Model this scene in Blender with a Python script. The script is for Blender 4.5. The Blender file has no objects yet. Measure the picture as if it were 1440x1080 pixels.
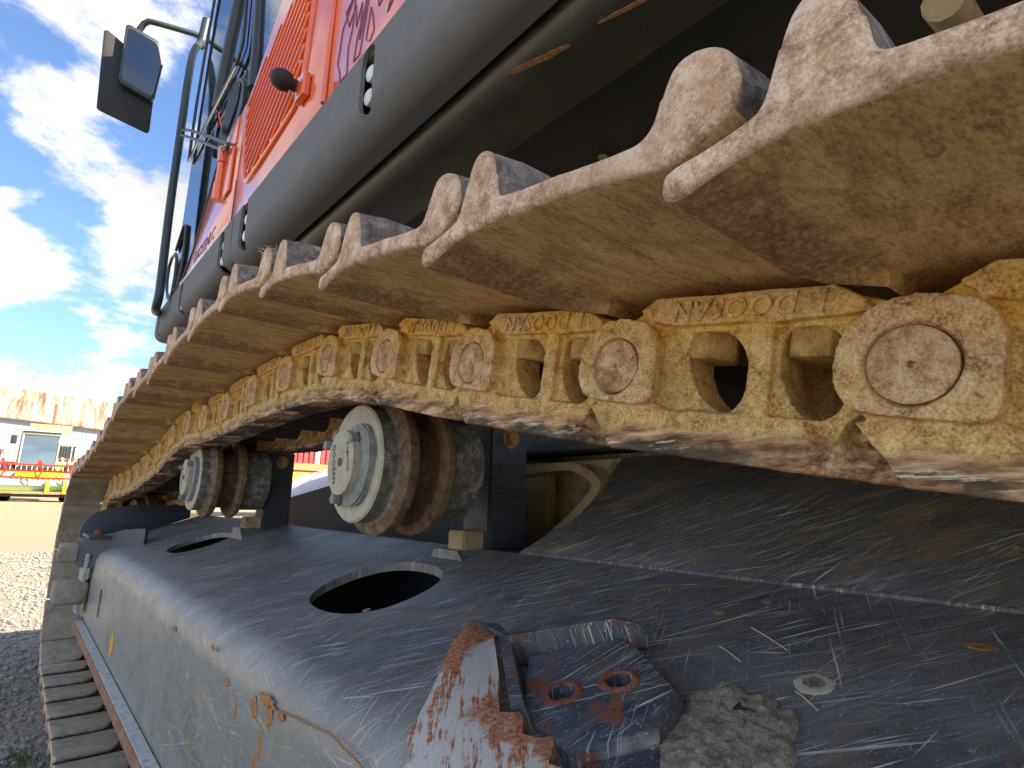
import bpy, bmesh, math, random
from mathutils import Vector, Matrix, noise
random.seed(7)
R = math.radians
D = bpy.data
scene = bpy.context.scene
COL = scene.collection

# ------------------------------------------------------------------ camera, world, sun
H = 0.72
cam = D.objects.new('camera', D.cameras.new('camera')); COL.objects.link(cam)
F, YAW, PITCH, ROLL = 806.519, 0.700006, 0.206636, 0.0237875
cam.data.sensor_width = 36.0; cam.data.lens = 36.0 * F / 1440.0
cam.data.clip_start = 0.01; cam.data.clip_end = 2000
fw = Vector((math.sin(YAW)*math.cos(PITCH), math.cos(YAW)*math.cos(PITCH), math.sin(PITCH)))
rt = Vector((math.cos(YAW), -math.sin(YAW), 0)); up = rt.cross(fw)
r2 = math.cos(ROLL)*rt + math.sin(ROLL)*up; u2 = -math.sin(ROLL)*rt + math.cos(ROLL)*up
m = Matrix((r2, u2, -fw)).transposed().to_4x4(); m.translation = Vector((0, 0, H))
cam.matrix_world = m
scene.camera = cam
scene.render.resolution_x = 1024; scene.render.resolution_y = 768

SUN_EL = R(40); SUN_DIR = Vector((0.68*math.cos(SUN_EL), -0.733*math.cos(SUN_EL), math.sin(SUN_EL)))
world = D.worlds.new("World"); scene.world = world; world.use_nodes = True
wn = world.node_tree; wn.nodes.clear()
def build_world():
    N = wn.nodes; L = wn.links
    out = N.new('ShaderNodeOutputWorld')
    sky = N.new('ShaderNodeTexSky'); sky.sky_type = 'NISHITA'; sky.sun_disc = False
    sky.sun_elevation = SUN_EL; sky.sun_rotation = math.atan2(SUN_DIR.x, SUN_DIR.y)
    sky.ozone_density = 1.6; sky.air_density = 1.0; sky.dust_density = 0.6
    bg = N.new('ShaderNodeBackground'); bg.inputs[1].default_value = 0.097
    gain = N.new('ShaderNodeMix'); gain.data_type = 'RGBA'; gain.blend_type = 'MULTIPLY'; gain.inputs[0].default_value = 1
    gain.inputs[7].default_value = (0.72, 0.82, 0.98, 1)
    L.new(sky.outputs[0], gain.inputs[6])
    tc = N.new('ShaderNodeTexCoord')
    sep = N.new('ShaderNodeSeparateXYZ'); L.new(tc.outputs['Generated'], sep.inputs[0])
    def M(op, a, b=None, c=None):
        n = N.new('ShaderNodeMath'); n.operation = op
        for i, v in enumerate((a, b, c)):
            if v is None: continue
            if isinstance(v, (int, float)): n.inputs[i].default_value = v
            else: L.new(v, n.inputs[i])
        return n.outputs[0]
    den = M('ADD', M('MAXIMUM', sep.outputs[2], 0.0), 0.30)
    px = M('DIVIDE', sep.outputs[0], den); py = M('DIVIDE', sep.outputs[1], den)
    cmb = N.new('ShaderNodeCombineXYZ'); L.new(px, cmb.inputs[0]); L.new(py, cmb.inputs[1]); cmb.inputs[2].default_value = 3.7
    def NZ(scale, det, rough, off, dist=0.0):
        mp = N.new('ShaderNodeMapping'); mp.inputs['Location'].default_value = off
        L.new(cmb.outputs[0], mp.inputs[0])
        n = N.new('ShaderNodeTexNoise'); n.inputs['Scale'].default_value = scale; n.inputs['Detail'].default_value = det
        n.inputs['Roughness'].default_value = rough; n.inputs['Distortion'].default_value = dist
        L.new(mp.outputs[0], n.inputs['Vector']); return n.outputs[0]
    n1 = NZ(1.9, 9, 0.56, (2.05, 0.92, 0), 0.15); n2 = NZ(7.0, 9, 0.62, (5.2, 1.1, 0), 0.2)
    dens = M('ADD', M('MULTIPLY', n1, 0.62), M('MULTIPLY', n2, 0.38))
    # individual cloud banks and clear lanes of this afternoon's sky, as directions
    for (dx, dy, dz), rad, amp in (((-.05, .84, .54), 9, .075), ((.03, .80, .60), 7, .06), ((-.01, .88, .468), 5.5, .075), ((-.05, .955, .292), 4, .085), ((.09, .927, .36), 5, .06), ((.10, .965, .245), 5, .07),
                                   ((0, .987, .155), 7, .05), ((-.07, .905, .418), 3.4, -.06), ((.09, .83, .55), 3.2, -.05), ((0, .935, .350), 4, -.08), ((-.005, .974, .225), 3.2, -.07), ((-.5, .8, .33), 16, .06), ((-.8, .3, .5), 22, .05), ((-.7, -.5, .5), 25, .05), ((.3, .5, .8), 20, .05), ((0, -.6, .8), 25, .04), ((.8, .5, .3), 22, .05)):
        vd = N.new('ShaderNodeVectorMath'); vd.operation = 'DOT_PRODUCT'; L.new(tc.outputs['Generated'], vd.inputs[0]); vd.inputs[1].default_value = Vector((dx, dy, dz)).normalized()
        bl = N.new('ShaderNodeMapRange'); bl.interpolation_type = 'SMOOTHSTEP'; bl.inputs[1].default_value = math.cos(R(rad)); bl.inputs[2].default_value = 1.0
        bl.inputs[3].default_value = 0.0; bl.inputs[4].default_value = amp; L.new(vd.outputs['Value'], bl.inputs[0]); dens = M('ADD', dens, bl.outputs[0])
    mr = N.new('ShaderNodeMapRange'); mr.interpolation_type = 'SMOOTHSTEP'
    mr.inputs[1].default_value = 0.485; mr.inputs[2].default_value = 0.575
    L.new(dens, mr.inputs[0])
    # more cloud bank close to the horizon
    hz = N.new('ShaderNodeMapRange'); hz.inputs[1].default_value = 0.14; hz.inputs[2].default_value = 0.0
    hz.inputs[3].default_value = 0.0; hz.inputs[4].default_value = 0.35; L.new(sep.outputs[2], hz.inputs[0])
    cov = M('MINIMUM', M('ADD', mr.outputs[0], hz.outputs[0]), 1.0)
    # cloud shading: thin parts bright, thick cores greyer
    core = N.new('ShaderNodeMapRange'); core.inputs[1].default_value = 0.50; core.inputs[2].default_value = 0.64
    core.inputs[3].default_value = 1.0; core.inputs[4].default_value = 0.66; L.new(M('ADD', M('MULTIPLY', n1, 0.5), M('MULTIPLY', NZ(3.4, 6, 0.55, (2.25, 1.12, 0)), 0.5)), core.inputs[0])
    cc = N.new('ShaderNodeMix'); cc.data_type = 'RGBA'; cc.blend_type = 'MULTIPLY'; cc.inputs[0].default_value = 1
    cc.inputs[6].default_value = (3.8, 3.8, 3.8, 1)
    L.new(core.outputs[0], cc.inputs[7])
    mx = N.new('ShaderNodeMix'); mx.data_type = 'RGBA'
    L.new(cov, mx.inputs[0]); L.new(gain.outputs[2], mx.inputs[6]); L.new(cc.outputs[2], mx.inputs[7])
    L.new(mx.outputs[2], bg.inputs[0]); L.new(bg.outputs[0], out.inputs[0])
build_world()
sun = D.objects.new('sun', D.lights.new('sun', 'SUN')); COL.objects.link(sun)
sun.data.energy = 5.0; sun.data.angle = R(0.5); sun.data.color = (1.0, 0.87, 0.68)
sun.rotation_euler = SUN_DIR.to_track_quat('Z', 'Y').to_euler(); sun.location = SUN_DIR*50
vs = scene.view_settings; vs.view_transform = 'Standard'; vs.look = 'None'; vs.gamma = 1; vs.use_curve_mapping = False
vs.exposure = 1.72

# ------------------------------------------------------------------ materials
class NT:
    def __init__(s, name):
        s.m = D.materials.new(name); s.m.use_nodes = True; s.t = s.m.node_tree
        s.b = s.t.nodes['Principled BSDF']; s.geo = None; s.obj = None
    def n(s, t): return s.t.nodes.new(t)
    def l(s, a, b): s.t.links.new(a, b)
    def pos(s):
        if not s.geo: s.geo = s.n('ShaderNodeNewGeometry')
        return s.geo.outputs['Position']
    def oc(s):
        if not s.obj: s.obj = s.n('ShaderNodeTexCoord')
        return s.obj.outputs['Object']
    def map(s, vec, scale=(1, 1, 1), rot=(0, 0, 0), loc=(0, 0, 0)):
        if rot != (0, 0, 0):
            m1 = s.n('ShaderNodeMapping'); m1.inputs['Rotation'].default_value = rot; s.l(vec, m1.inputs[0]); vec = m1.outputs[0]
        m2 = s.n('ShaderNodeMapping'); m2.inputs['Scale'].default_value = scale; m2.inputs['Location'].default_value = loc
        s.l(vec, m2.inputs[0]); return m2.outputs[0]
    def noise(s, scale, det=4, rough=0.55, vec=None, dist=0.0):
        x = s.n('ShaderNodeTexNoise'); x.inputs['Scale'].default_value = scale; x.inputs['Detail'].default_value = det
        x.inputs['Roughness'].default_value = rough; x.inputs['Distortion'].default_value = dist
        s.l(vec if vec is not None else s.pos(), x.inputs['Vector']); return x.outputs[0]
    def vor(s, scale, vec=None, feat='F1'):
        x = s.n('ShaderNodeTexVoronoi'); x.feature = feat; x.inputs['Scale'].default_value = scale
        s.l(vec if vec is not None else s.pos(), x.inputs['Vector']); return x
    def rng(s, v, a, b, c=0.0, d=1.0):
        x = s.n('ShaderNodeMapRange'); x.inputs[1].default_value = a; x.inputs[2].default_value = b
        x.inputs[3].default_value = c; x.inputs[4].default_value = d; s.l(v, x.inputs[0]); return x.outputs[0]
    def math(s, op, a, b=0.0):
        x = s.n('ShaderNodeMath'); x.operation = op
        for i, v in enumerate((a, b)):
            if isinstance(v, (int, float)): x.inputs[i].default_value = v
            else: s.l(v, x.inputs[i])
        return x.outputs[0]
    def ramp(s, v, stops):
        x = s.n('ShaderNodeValToRGB'); e = x.color_ramp.elements
        while len(e) < len(stops): e.new(0.5)
        for k, (p, c) in enumerate(stops): e[k].position = p; e[k].color = (*c, 1)
        s.l(v, x.inputs[0]); return x.outputs[0]
    def mix(s, f, a, b, mode='MIX'):
        x = s.n('ShaderNodeMix'); x.data_type = 'RGBA'; x.blend_type = mode
        if isinstance(f, (int, float)): x.inputs[0].default_value = f
        else: s.l(f, x.inputs[0])
        for i, v in ((6, a), (7, b)):
            if isinstance(v, tuple): x.inputs[i].default_value = (*v, 1)
            else: s.l(v, x.inputs[i])
        return x.outputs[2]
    def sepz(s, vec):
        x = s.n('ShaderNodeSeparateXYZ'); s.l(vec, x.inputs[0]); return x.outputs
    def bump(s, h, strength=0.5, dist=0.001):
        x = s.n('ShaderNodeBump'); x.inputs['Strength'].default_value = strength; x.inputs['Distance'].default_value = dist
        s.l(h, x.inputs['Height']); s.l(x.outputs[0], s.b.inputs['Normal'])
    def col(s, c):
        if isinstance(c, tuple): s.b.inputs['Base Color'].default_value = (*c, 1)
        else: s.l(c, s.b.inputs['Base Color'])
        return s
    def rough(s, r, metal=0.0):
        if isinstance(r, (int, float)): s.b.inputs['Roughness'].default_value = r
        else: s.l(r, s.b.inputs['Roughness'])
        s.b.inputs['Metallic'].default_value = metal; return s

def mat_plain(name, c, r=0.6, metal=0.0, var=0.15, sc=30):
    t = NT(name); n = t.noise(sc, 5, 0.6)
    t.col(t.mix(t.rng(n, 0.3, 0.7), tuple(x*(1-var) for x in c), tuple(min(1, x*(1+var)) for x in c))).rough(r, metal)
    return t.m

def mat_rust(name, dark, mid, light, accent=None, sc=60, grain=700, bump=0.6, dist=0.0006, lo=0.36, hi=0.64, spec=0.2, stretch=None):
    t = NT(name); v = t.pos()
    if stretch: v = t.map(v, stretch)
    a = t.noise(sc, 8, 0.68, v, 0.4); b = t.noise(grain, 4, 0.7); c = t.noise(sc*0.22, 5, 0.6)
    base = t.ramp(t.math('ADD', t.math('MULTIPLY', a, 0.62), t.math('MULTIPLY', b, 0.38)), [(lo, dark), ((lo+hi)/2, mid), (hi, light)])
    big = t.mix(t.rng(c, 0.35, 0.68), base, t.mix(0.55, base, mid), 'MIX')
    if accent:
        d = t.noise(sc*0.5, 9, 0.75, t.map(v, loc=(3.1, 7.7, 1.9)), 0.6)
        big = t.mix(t.rng(d, 0.55, 0.66, 0, 0.8), big, accent)
    t.col(big).rough(0.85); t.b.inputs['Specular IOR Level'].default_value = spec
    h = t.math('ADD', t.math('MULTIPLY', b, 0.6), t.math('MULTIPLY', a, 1.2))
    t.bump(h, bump, dist); return t.m

MAT = {}
def shoe_under():
    t = NT('shoe underside dust'); p = t.pos()
    st = t.map(p, (1.0, 3.0, 1.0))
    a = t.noise(26, 9, 0.7, st, 0.5); b = t.noise(520, 3, 0.7, t.map(p, (0.45, 1, 1))); c = t.noise(7, 5, 0.6)
    dust = t.ramp(t.math('ADD', t.math('MULTIPLY', a, 0.55), t.math('MULTIPLY', b, 0.45)),
                  [(0.36, (0.36, 0.20, 0.075)), (0.5, (0.70, 0.44, 0.185)), (0.62, (0.88, 0.63, 0.32))])
    rust = t.ramp(t.noise(240, 5, 0.7), [(0.35, (0.06, 0.040, 0.030)), (0.5, (0.20, 0.105, 0.055)), (0.62, (0.48, 0.30, 0.15))])
    # the lip that scrapes over the next shoe is bare and darker: local Y runs 0.01..0.05 there
    y = t.sepz(t.oc())[1]
    lip = t.rng(t.math('ADD', y, t.math('MULTIPLY', t.math('SUBTRACT', t.noise(38, 7, 0.7), 0.5), 0.11)), 0.002, 0.022)
    blot = t.math('MULTIPLY', t.rng(t.noise(34, 9, 0.75, st, 0.8), 0.55, 0.64), 0.55)
    m = t.math('MAXIMUM', t.math('MULTIPLY', lip, 0.68), blot)
    t.col(t.mix(m, dust, rust)).rough(0.9); t.b.inputs['Specular IOR Level'].default_value = 0.15
    t.bump(t.math('ADD', t.math('MULTIPLY', a, 1.5), b), 0.7, 0.0008); return t.m
MAT['shoe_under'] = shoe_under()
MAT['shoe_end'] = mat_rust('shoe end pale rust', (0.30, 0.165, 0.10), (0.64, 0.42, 0.27), (0.92, 0.74, 0.55), (0.62, 0.34, 0.13), sc=75, grain=620, bump=1.0, dist=0.0010, lo=.40, hi=.59)
MAT['shoe_low'] = mat_rust('lower shoe grey dust', (0.20, 0.17, 0.125), (0.34, 0.30, 0.235), (0.46, 0.42, 0.34), (0.22, 0.15, 0.09), sc=18, grain=500, lo=.38, hi=.62)
MAT['grouser'] = mat_rust('grouser worn brown', (0.08, 0.06, 0.05), (0.22, 0.18, 0.155), (0.46, 0.42, 0.37), (0.36, 0.34, 0.32), sc=90, grain=900, bump=1.0, dist=0.001, lo=.40, hi=.60)

def link_mat():
    t = NT('track link ochre mud'); p = t.pos(); o = t.sepz(t.oc())
    a = t.noise(75, 9, 0.72, None, 0.5); g = t.noise(560, 5, 0.75); c = t.noise(16, 5, 0.6)
    mixv = t.math('ADD', t.math('MULTIPLY', a, 0.5), t.math('MULTIPLY', g, 0.5))
    body = t.ramp(mixv, [(0.38, (0.20, 0.09, 0.025)), (0.48, (0.60, 0.37, 0.13)), (0.60, (0.90, 0.66, 0.30))])
    och = t.ramp(mixv, [(0.38, (0.28, 0.12, 0.018)), (0.48, (0.74, 0.40, 0.055)), (0.60, (0.92, 0.64, 0.16))])
    pink = t.ramp(mixv, [(0.39, (0.24, 0.11, 0.05)), (0.48, (0.64, 0.39, 0.20)), (0.60, (0.90, 0.70, 0.45))])
    wob = t.math('MULTIPLY', t.math('SUBTRACT', t.noise(30, 5, 0.6), 0.5), 0.03)
    z = t.math('ADD', o[2], wob)
    col = t.mix(t.rng(z, 0.012, 0.034), body, och)
    # outer faces rubbed pinkish
    xo = t.rng(o[0], 0.008, 0.002)
    col = t.mix(t.math('MULTIPLY', xo, t.rng(c, 0.35, 0.6)), col, pink)
    grey = t.rng(t.noise(22, 7, 0.7, t.map(p, loc=(4, 1, 2)), 0.5), 0.56, 0.70, 0, 0.6)
    col = t.mix(t.math('MULTIPLY', grey, t.rng(z, 0.02, 0.0)), col, (0.21, 0.175, 0.125))
    # rail: reddish brown, dark polished lower edge, pale scraped streaks along the travel direction
    rail = t.ramp(t.noise(150, 7, 0.72, t.map(p, (1, 0.13, 1))), [(0.36, (0.10, 0.055, 0.03)), (0.5, (0.46, 0.26, 0.125)), (0.64, (0.82, 0.60, 0.36))])
    col = t.mix(t.rng(z, -0.040, -0.046), col, rail)
    dk = t.math('MULTIPLY', t.rng(z, -0.048, -0.0545), t.rng(t.noise(20, 5, 0.6, t.map(p, (1, 0.6, 1), loc=(9, 2, 1))), 0.42, 0.52))
    col = t.mix(t.math('MULTIPLY', dk, 0.85), col, (0.045, 0.038, 0.032))
    stn = t.noise(260, 5, 0.75, t.map(p, (0.6, 0.10, 1), loc=(2, 5, 3)))
    zs = t.sepz(t.oc())[2]
    band = t.math('MULTIPLY', t.rng(t.math('ABSOLUTE', t.math('ADD', z, 0.0535)), 0.0055, 0.0), t.rng(stn, 0.52, 0.57))
    band = t.math('MULTIPLY', band, t.rng(t.noise(9, 3, 0.5), 0.45, 0.52))
    col = t.mix(t.math('MULTIPLY', band, 1.0), col, (0.72, 0.66, 0.50))
    t.col(col).rough(t.rng(zs, -0.045, -0.06, 0.85, 0.55)); t.b.inputs['Specular IOR Level'].default_value = 0.25
    t.bump(t.math('ADD', t.math('MULTIPLY', a, 1.5), t.math('MULTIPLY', g, 0.7)), 0.75, 0.0008)
    return t.m
MAT['link'] = link_mat()
MAT['pin'] = mat_rust('pin end rust', (0.20, 0.10, 0.045), (0.58, 0.35, 0.18), (0.86, 0.64, 0.38), (0.22, 0.18, 0.14), sc=80, grain=800, dist=.001, lo=.40, hi=.60)
MAT['bolt_rust'] = mat_rust('bolt ochre rust', (0.14, 0.075, 0.02), (0.50, 0.31, 0.11), (0.75, 0.54, 0.25), sc=90, grain=700)
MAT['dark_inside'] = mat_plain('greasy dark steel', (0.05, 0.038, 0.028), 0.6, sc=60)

def frame_paint(name, base=(0.030, 0.036, 0.048), dustc=(0.19, 0.145, 0.085), dust=0.25, scr=0.8, rough=0.42, plane='top', rots=(40, 46, 32, 52, -25, 70, 12, 38), film=0.0, filmc=(0.3, 0.3, 0.28), t=None, flecks=None):
    t = t or NT(name); p = t.pos()
    def lay(a, b, rz, loc=(0, 0, 0)):     # a along the streak, b across it
        if plane == 'top': return t.map(p, (a, b, a*0.3), rot=(0, 0, R(rz)), loc=loc)
        return t.map(p, (a*0.3, a, b), rot=(R(rz), 0, 0), loc=loc)
    col = t.mix(t.rng(t.noise(9, 6, 0.6), 0.35, 0.7), base, tuple(x*1.7 for x in base))
    # dry dust film, broken up at several sizes
    if film:
        fm = t.math('ADD', t.math('MULTIPLY', t.noise(5, 8, 0.65), 0.6), t.math('MULTIPLY', t.noise(60, 6, 0.7), 0.4))
        col = t.mix(t.math('MULTIPLY', t.rng(fm, 0.36, 0.62), film), col, filmc)
    # haze of fine scuffing
    for k, (rz, w) in enumerate(((rots[0], 0.42), (rots[1]+9, 0.30)) if scr > .3 else ()):
        sc2 = t.noise(1.0, 5, 0.72, lay(14, 330, rz, (k*5.0, 1.0, 0)), 0.15)
        pm = t.rng(t.noise(7, 4, 0.6, t.map(p, loc=(k*4.1, 2.2, 0))), 0.38, 0.62)
        col = t.mix(t.math('MULTIPLY', t.math('MULTIPLY', t.rng(sc2, 0.44, 0.68), w), pm), col, (0.34, 0.37, 0.41))
    # single scratches in many directions
    sm = None
    for k, rz in enumerate(rots):
        sl = (6, 9, 13, 5, 8, 6, 10, 4)[k]; sw = (380, 560, 760, 300, 460, 330, 520, 240)[k]; lo = (.635, .64, .645, .655, .655, .67, .66, .665)[k]
        s_ = t.rng(t.noise(1.0, 2.5, 0.6, lay(sl, sw, rz, (k*3.3, k*1.7, 0)), 0.30), lo, lo+0.03)
        pm = t.rng(t.noise(11, 3, 0.6, t.map(p, loc=(k*2.1, k*5.1, 0))), 0.42, 0.60)
        s_ = t.math('MULTIPLY', s_, pm)
        sm = s_ if sm is None else t.math('MAXIMUM', sm, s_)
    col = t.mix(t.math('MULTIPLY', sm, min(1, scr)), col, (0.70, 0.69, 0.65))
    # dust flecks of uneven size
    fl = None
    for sc, cut, thr in ((330, .24, .62), (170, .17, .80), (90, .10, .86)):
        v = t.vor(sc, t.map(p, loc=(sc*.01, 0, 0))); a = t.rng(v.outputs['Distance'], cut, cut*.55)
        a = t.math('MULTIPLY', a, t.rng(t.sepz(v.outputs['Color'])[0], thr, thr+.02)); fl = a if fl is None else t.math('MAXIMUM', fl, a)
    col = t.mix(t.math('MULTIPLY', fl, 0.75 if plane == 'top' else 0.3), col, (0.62, 0.61, 0.57))
    # brown dirt patches, dragged along the scratches
    d = t.noise(1.0, 9, 0.72, lay(8, 26, rots[0]), 0.4)
    dm = t.rng(d, 0.50, 0.66); col = t.mix(t.math('MULTIPLY', dm, dust), col, dustc)
    d2 = t.math('MULTIPLY', t.rng(t.noise(1.0, 9, 0.8, lay(16, 60, rots[0], (3, 1, 4)), 0.3), 0.60, 0.64), min(1, dust*1.8))
    col = t.mix(d2, col, tuple(min(1, x*1.6) for x in dustc))
    # rust chips
    rc = t.rng(t.noise(40, 7, 0.66, t.map(p, (1, 1.5, 1), loc=(1.3, 8.2, 0))), 0.685, 0.70)
    col = t.mix(rc, col, (0.40, 0.16, 0.06))
    rr = t.math('ADD', t.math('MULTIPLY', dm, 0.20), rough)
    rr = t.math('ADD', rr, t.math('MULTIPLY', t.noise(120, 4, 0.6), 0.12))
    rr = t.math('ADD', rr, t.math('MULTIPLY', sm, 0.2)); t.out = (col, rr)
    t.col(col).rough(rr)
    t.b.inputs['Specular IOR Level'].default_value = 0.7
    t.bump(t.math('ADD', t.math('MULTIPLY', sm, -0.5), t.math('MULTIPLY', t.noise(90, 6, 0.65), 1.0)), 0.35, 0.0006)
    return t
def frame_blend():
    t = frame_paint('scratched frame paint', base=(0.050, 0.056, 0.064), film=0.62, filmc=(0.260, 0.252, 0.238), dust=0.50, scr=1.0)
    c1, r1 = t.out
    frame_paint('', base=(0.13, 0.132, 0.118), dustc=(0.34, 0.27, 0.16), dust=0.50, scr=0.55, rough=0.36, plane='side', rots=(-14, 12, 26, -32, 6, 44, -8, 17), film=0.75, filmc=(0.30, 0.295, 0.25), t=t)
    c2, r2 = t.out
    z = t.math('ADD', t.sepz(t.pos())[2], t.math('MULTIPLY', t.math('SUBTRACT', t.noise(14, 6, 0.65), 0.5), 0.07))
    f = t.rng(z, 0.535, 0.485)
    t.col(t.mix(f, c1, c2))
    fm = t.n('ShaderNodeMix'); t.l(f, fm.inputs[0]); t.l(r1, fm.inputs[2]); t.l(r2, fm.inputs[3]); t.rough(fm.outputs[0])
    return t.m
MAT['frame'] = frame_blend()
MAT['frame_side'] = MAT['frame']
MAT['frame_inner'] = frame_paint('dusty inner leg paint', base=(0.055, 0.060, 0.068), dustc=(0.36, 0.26, 0.13), dust=0.75, scr=1.0, rough=0.5, rots=(50, 56, 42, 60, 25, 70, 36, 52), film=0.55, filmc=(0.20, 0.19, 0.175)).m
MAT['black_paint'] = frame_paint('dark blue bracket paint', base=(0.022, 0.028, 0.042), dustc=(0.20, 0.14, 0.07), dust=0.15, scr=0.12, rough=0.5, plane='side', rots=(5, 60, 30, 80, -25, -50, 12, 38), film=0.3, filmc=(0.06, 0.062, 0.07)).m
MAT['rust_edge'] = mat_rust('flange rust', (0.16, 0.08, 0.05), (0.34, 0.19, 0.12), (0.50, 0.36, 0.26), sc=40, grain=500)
MAT['weld_grey'] = mat_rust('chipped white flange paint', (0.28, 0.28, 0.26), (0.50, 0.51, 0.49), (0.66, 0.67, 0.65), (0.18, 0.17, 0.15), sc=60, grain=600)
MAT['cap'] = mat_rust('cast cap paint', (0.13, 0.14, 0.13), (0.28, 0.30, 0.28), (0.52, 0.53, 0.48), (0.34, 0.22, 0.11), sc=50, grain=900, bump=0.4)
MAT['face'] = mat_rust('roller end dust', (0.34, 0.31, 0.23), (0.52, 0.48, 0.37), (0.66, 0.61, 0.48), sc=60, grain=900, bump=0.3)
MAT['cap_text'] = mat_plain('embossed worn text', (0.13, 0.13, 0.11), 0.7)
MAT['barrel'] = mat_rust('roller barrel grime', (0.06, 0.055, 0.048), (0.20, 0.19, 0.165), (0.56, 0.53, 0.46), (0.28, 0.21, 0.13), sc=60, grain=600, bump=0.9, lo=.40, hi=.62, spec=0.4)
MAT['barrel_mid'] = mat_rust('roller barrel rust', (0.04, 0.024, 0.018), (0.12, 0.065, 0.045), (0.28, 0.17, 0.11), sc=60, grain=600, spec=0.4)
MAT['flange_edge'] = mat_rust('roller flange rust', (0.06, 0.042, 0.03), (0.20, 0.14, 0.085), (0.46, 0.34, 0.20), sc=60, grain=700)
MAT['skirt'] = mat_rust('charcoal skirt paint', (0.12, 0.12, 0.12), (0.16, 0.16, 0.158), (0.21, 0.21, 0.205), sc=30, grain=1400, bump=0.25, dist=0.0004, lo=0.25, hi=0.75, spec=0.5)
MAT['skirt_low'] = MAT['skirt']
def tube_mat():
    t = NT('black underframe paint'); d = t.noise(9, 6, 0.65)
    v = t.vor(70); fl = t.math('MULTIPLY', t.rng(v.outputs['Distance'], 0.10, 0.05), t.rng(t.sepz(v.outputs['Color'])[0], 0.8, 0.82))
    c = t.mix(t.rng(d, 0.4, 0.75, 0, 0.5), (0.055, 0.053, 0.045), (0.12, 0.105, 0.07))
    t.col(t.mix(t.math('MULTIPLY', fl, 0.7), c, (0.4, 0.36, 0.28))).rough(t.rng(t.noise(30, 4), 0.3, 0.7, 0.26, 0.40))
    t.bump(t.noise(300, 3), 0.2, 0.0004); return t.m
MAT['tube'] = tube_mat()
MAT['tube_dark'] = mat_plain('black under plate', (0.012, 0.011, 0.010), 0.7, sc=12, var=0.5)
def orange():
    t = NT('orange machine paint'); d = t.noise(14, 5, 0.6)
    t.col(t.mix(t.rng(d, 0.4, 0.7, 0, 0.25), (0.88, 0.13, 0.010), (0.82, 0.20, 0.06))).rough(0.30)
    t.b.inputs['Coat Weight'].default_value = 1.0; t.b.inputs['Coat Roughness'].default_value = 0.10; t.b.inputs['Coat IOR'].default_value = 1.7
    return t.m
MAT['orange'] = orange()
MAT['rubber'] = mat_plain('black rubber', (0.018, 0.018, 0.018), 0.6)
MAT['rail_paint'] = mat_plain('dark green grey tube paint', (0.035, 0.05, 0.05), 0.38)
MAT['chrome'] = mat_plain('bright steel', (0.55, 0.55, 0.55), 0.25, 1.0)
MAT['white'] = mat_plain('white', (0.78, 0.78, 0.76), 0.5)
MAT['decal'] = mat_plain('violet decal line', (0.16, 0.08, 0.22), 0.4)
MAT['decal_dark'] = mat_plain('dark decal', (0.05, 0.03, 0.05), 0.4)
MAT['cab_black'] = mat_plain('cab frame black', (0.03, 0.036, 0.04), 0.35)
MAT['cab_in'] = mat_plain('cab interior grey', (0.16, 0.17, 0.18), 0.7)
def glass():
    t = NT('cab glass'); nt = t.t; nt.nodes.remove(t.b)
    out = nt.nodes['Material Output']
    tr = t.n('ShaderNodeBsdfTransparent'); tr.inputs[0].default_value = (0.80, 0.87, 0.90, 1)
    gl = t.n('ShaderNodeBsdfGlossy'); gl.inputs['Roughness'].default_value = 0.02; gl.inputs[0].default_value = (0.92, 0.96, 1, 1)
    fr = t.n('ShaderNodeFresnel'); fr.inputs[0].default_value = 3.4
    mx = t.n('ShaderNodeMixShader'); t.l(fr.outputs[0], mx.inputs[0]); t.l(tr.outputs[0], mx.inputs[1]); t.l(gl.outputs[0], mx.inputs[2])
    t.l(mx.outputs[0], out.inputs[0]); return t.m
MAT['glass'] = glass()
def dark_glass():
    t = NT('dark reflecting glass'); t.col((0.05, 0.09, 0.15)).rough(0.03); t.b.inputs['Specular IOR Level'].default_value = 1.0
    t.b.inputs['Coat Weight'].default_value = 1; t.b.inputs['Coat IOR'].default_value = 2.2; t.b.inputs['Coat Roughness'].default_value = 0.02
    return t.m
MAT['dark_glass'] = dark_glass()
MAT['mirror'] = mat_plain('mirror glass', (0.085, 0.10, 0.12), 0.06, 1.0, var=0.02)  # dark colour stands in for the machine reflected in the glass
def worn_step():
    t = NT('step worn to bare steel and rust'); p = t.pos()
    st = t.noise(1.0, 5, 0.65, t.map(p, (13, 130, 20), rot=(0, 0, R(-52))))
    gr = t.noise(500, 5, 0.7)
    steel = t.mix(t.rng(gr, 0.3, 0.7), (0.44, 0.42, 0.37), (0.62, 0.60, 0.54))
    rust = t.ramp(t.noise(260, 5, 0.7), [(0.35, (0.16, 0.045, 0.02)), (0.5, (0.38, 0.13, 0.05)), (0.66, (0.62, 0.30, 0.14))])
    o = t.sepz(t.oc())
    edge = t.rng(t.math('ADD', o[1], t.math('MULTIPLY', t.noise(45, 6, .7), 0.10)), 0.515, 0.535)
    zig = t.math('MULTIPLY', t.rng(t.math('ADD', o[0], t.math('MULTIPLY', t.noise(60, 6, .7, t.map(p, loc=(5, 0, 0))), 0.05)), 0.305, 0.312), t.rng(o[1], 0.40, 0.385))
    edge = t.math('MAXIMUM', edge, t.math('MULTIPLY', zig, 0.9))
    m = t.math('MAXIMUM', t.rng(t.math('ADD', st, t.math('MULTIPLY', t.noise(40, 6, 0.7), 0.35)), 0.70, 0.76), edge)
    t.col(t.mix(m, steel, rust)).rough(0.6); t.bump(t.math('ADD', gr, m), 0.6, 0.0008); return t.m
MAT['worn_step'] = worn_step()
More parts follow.
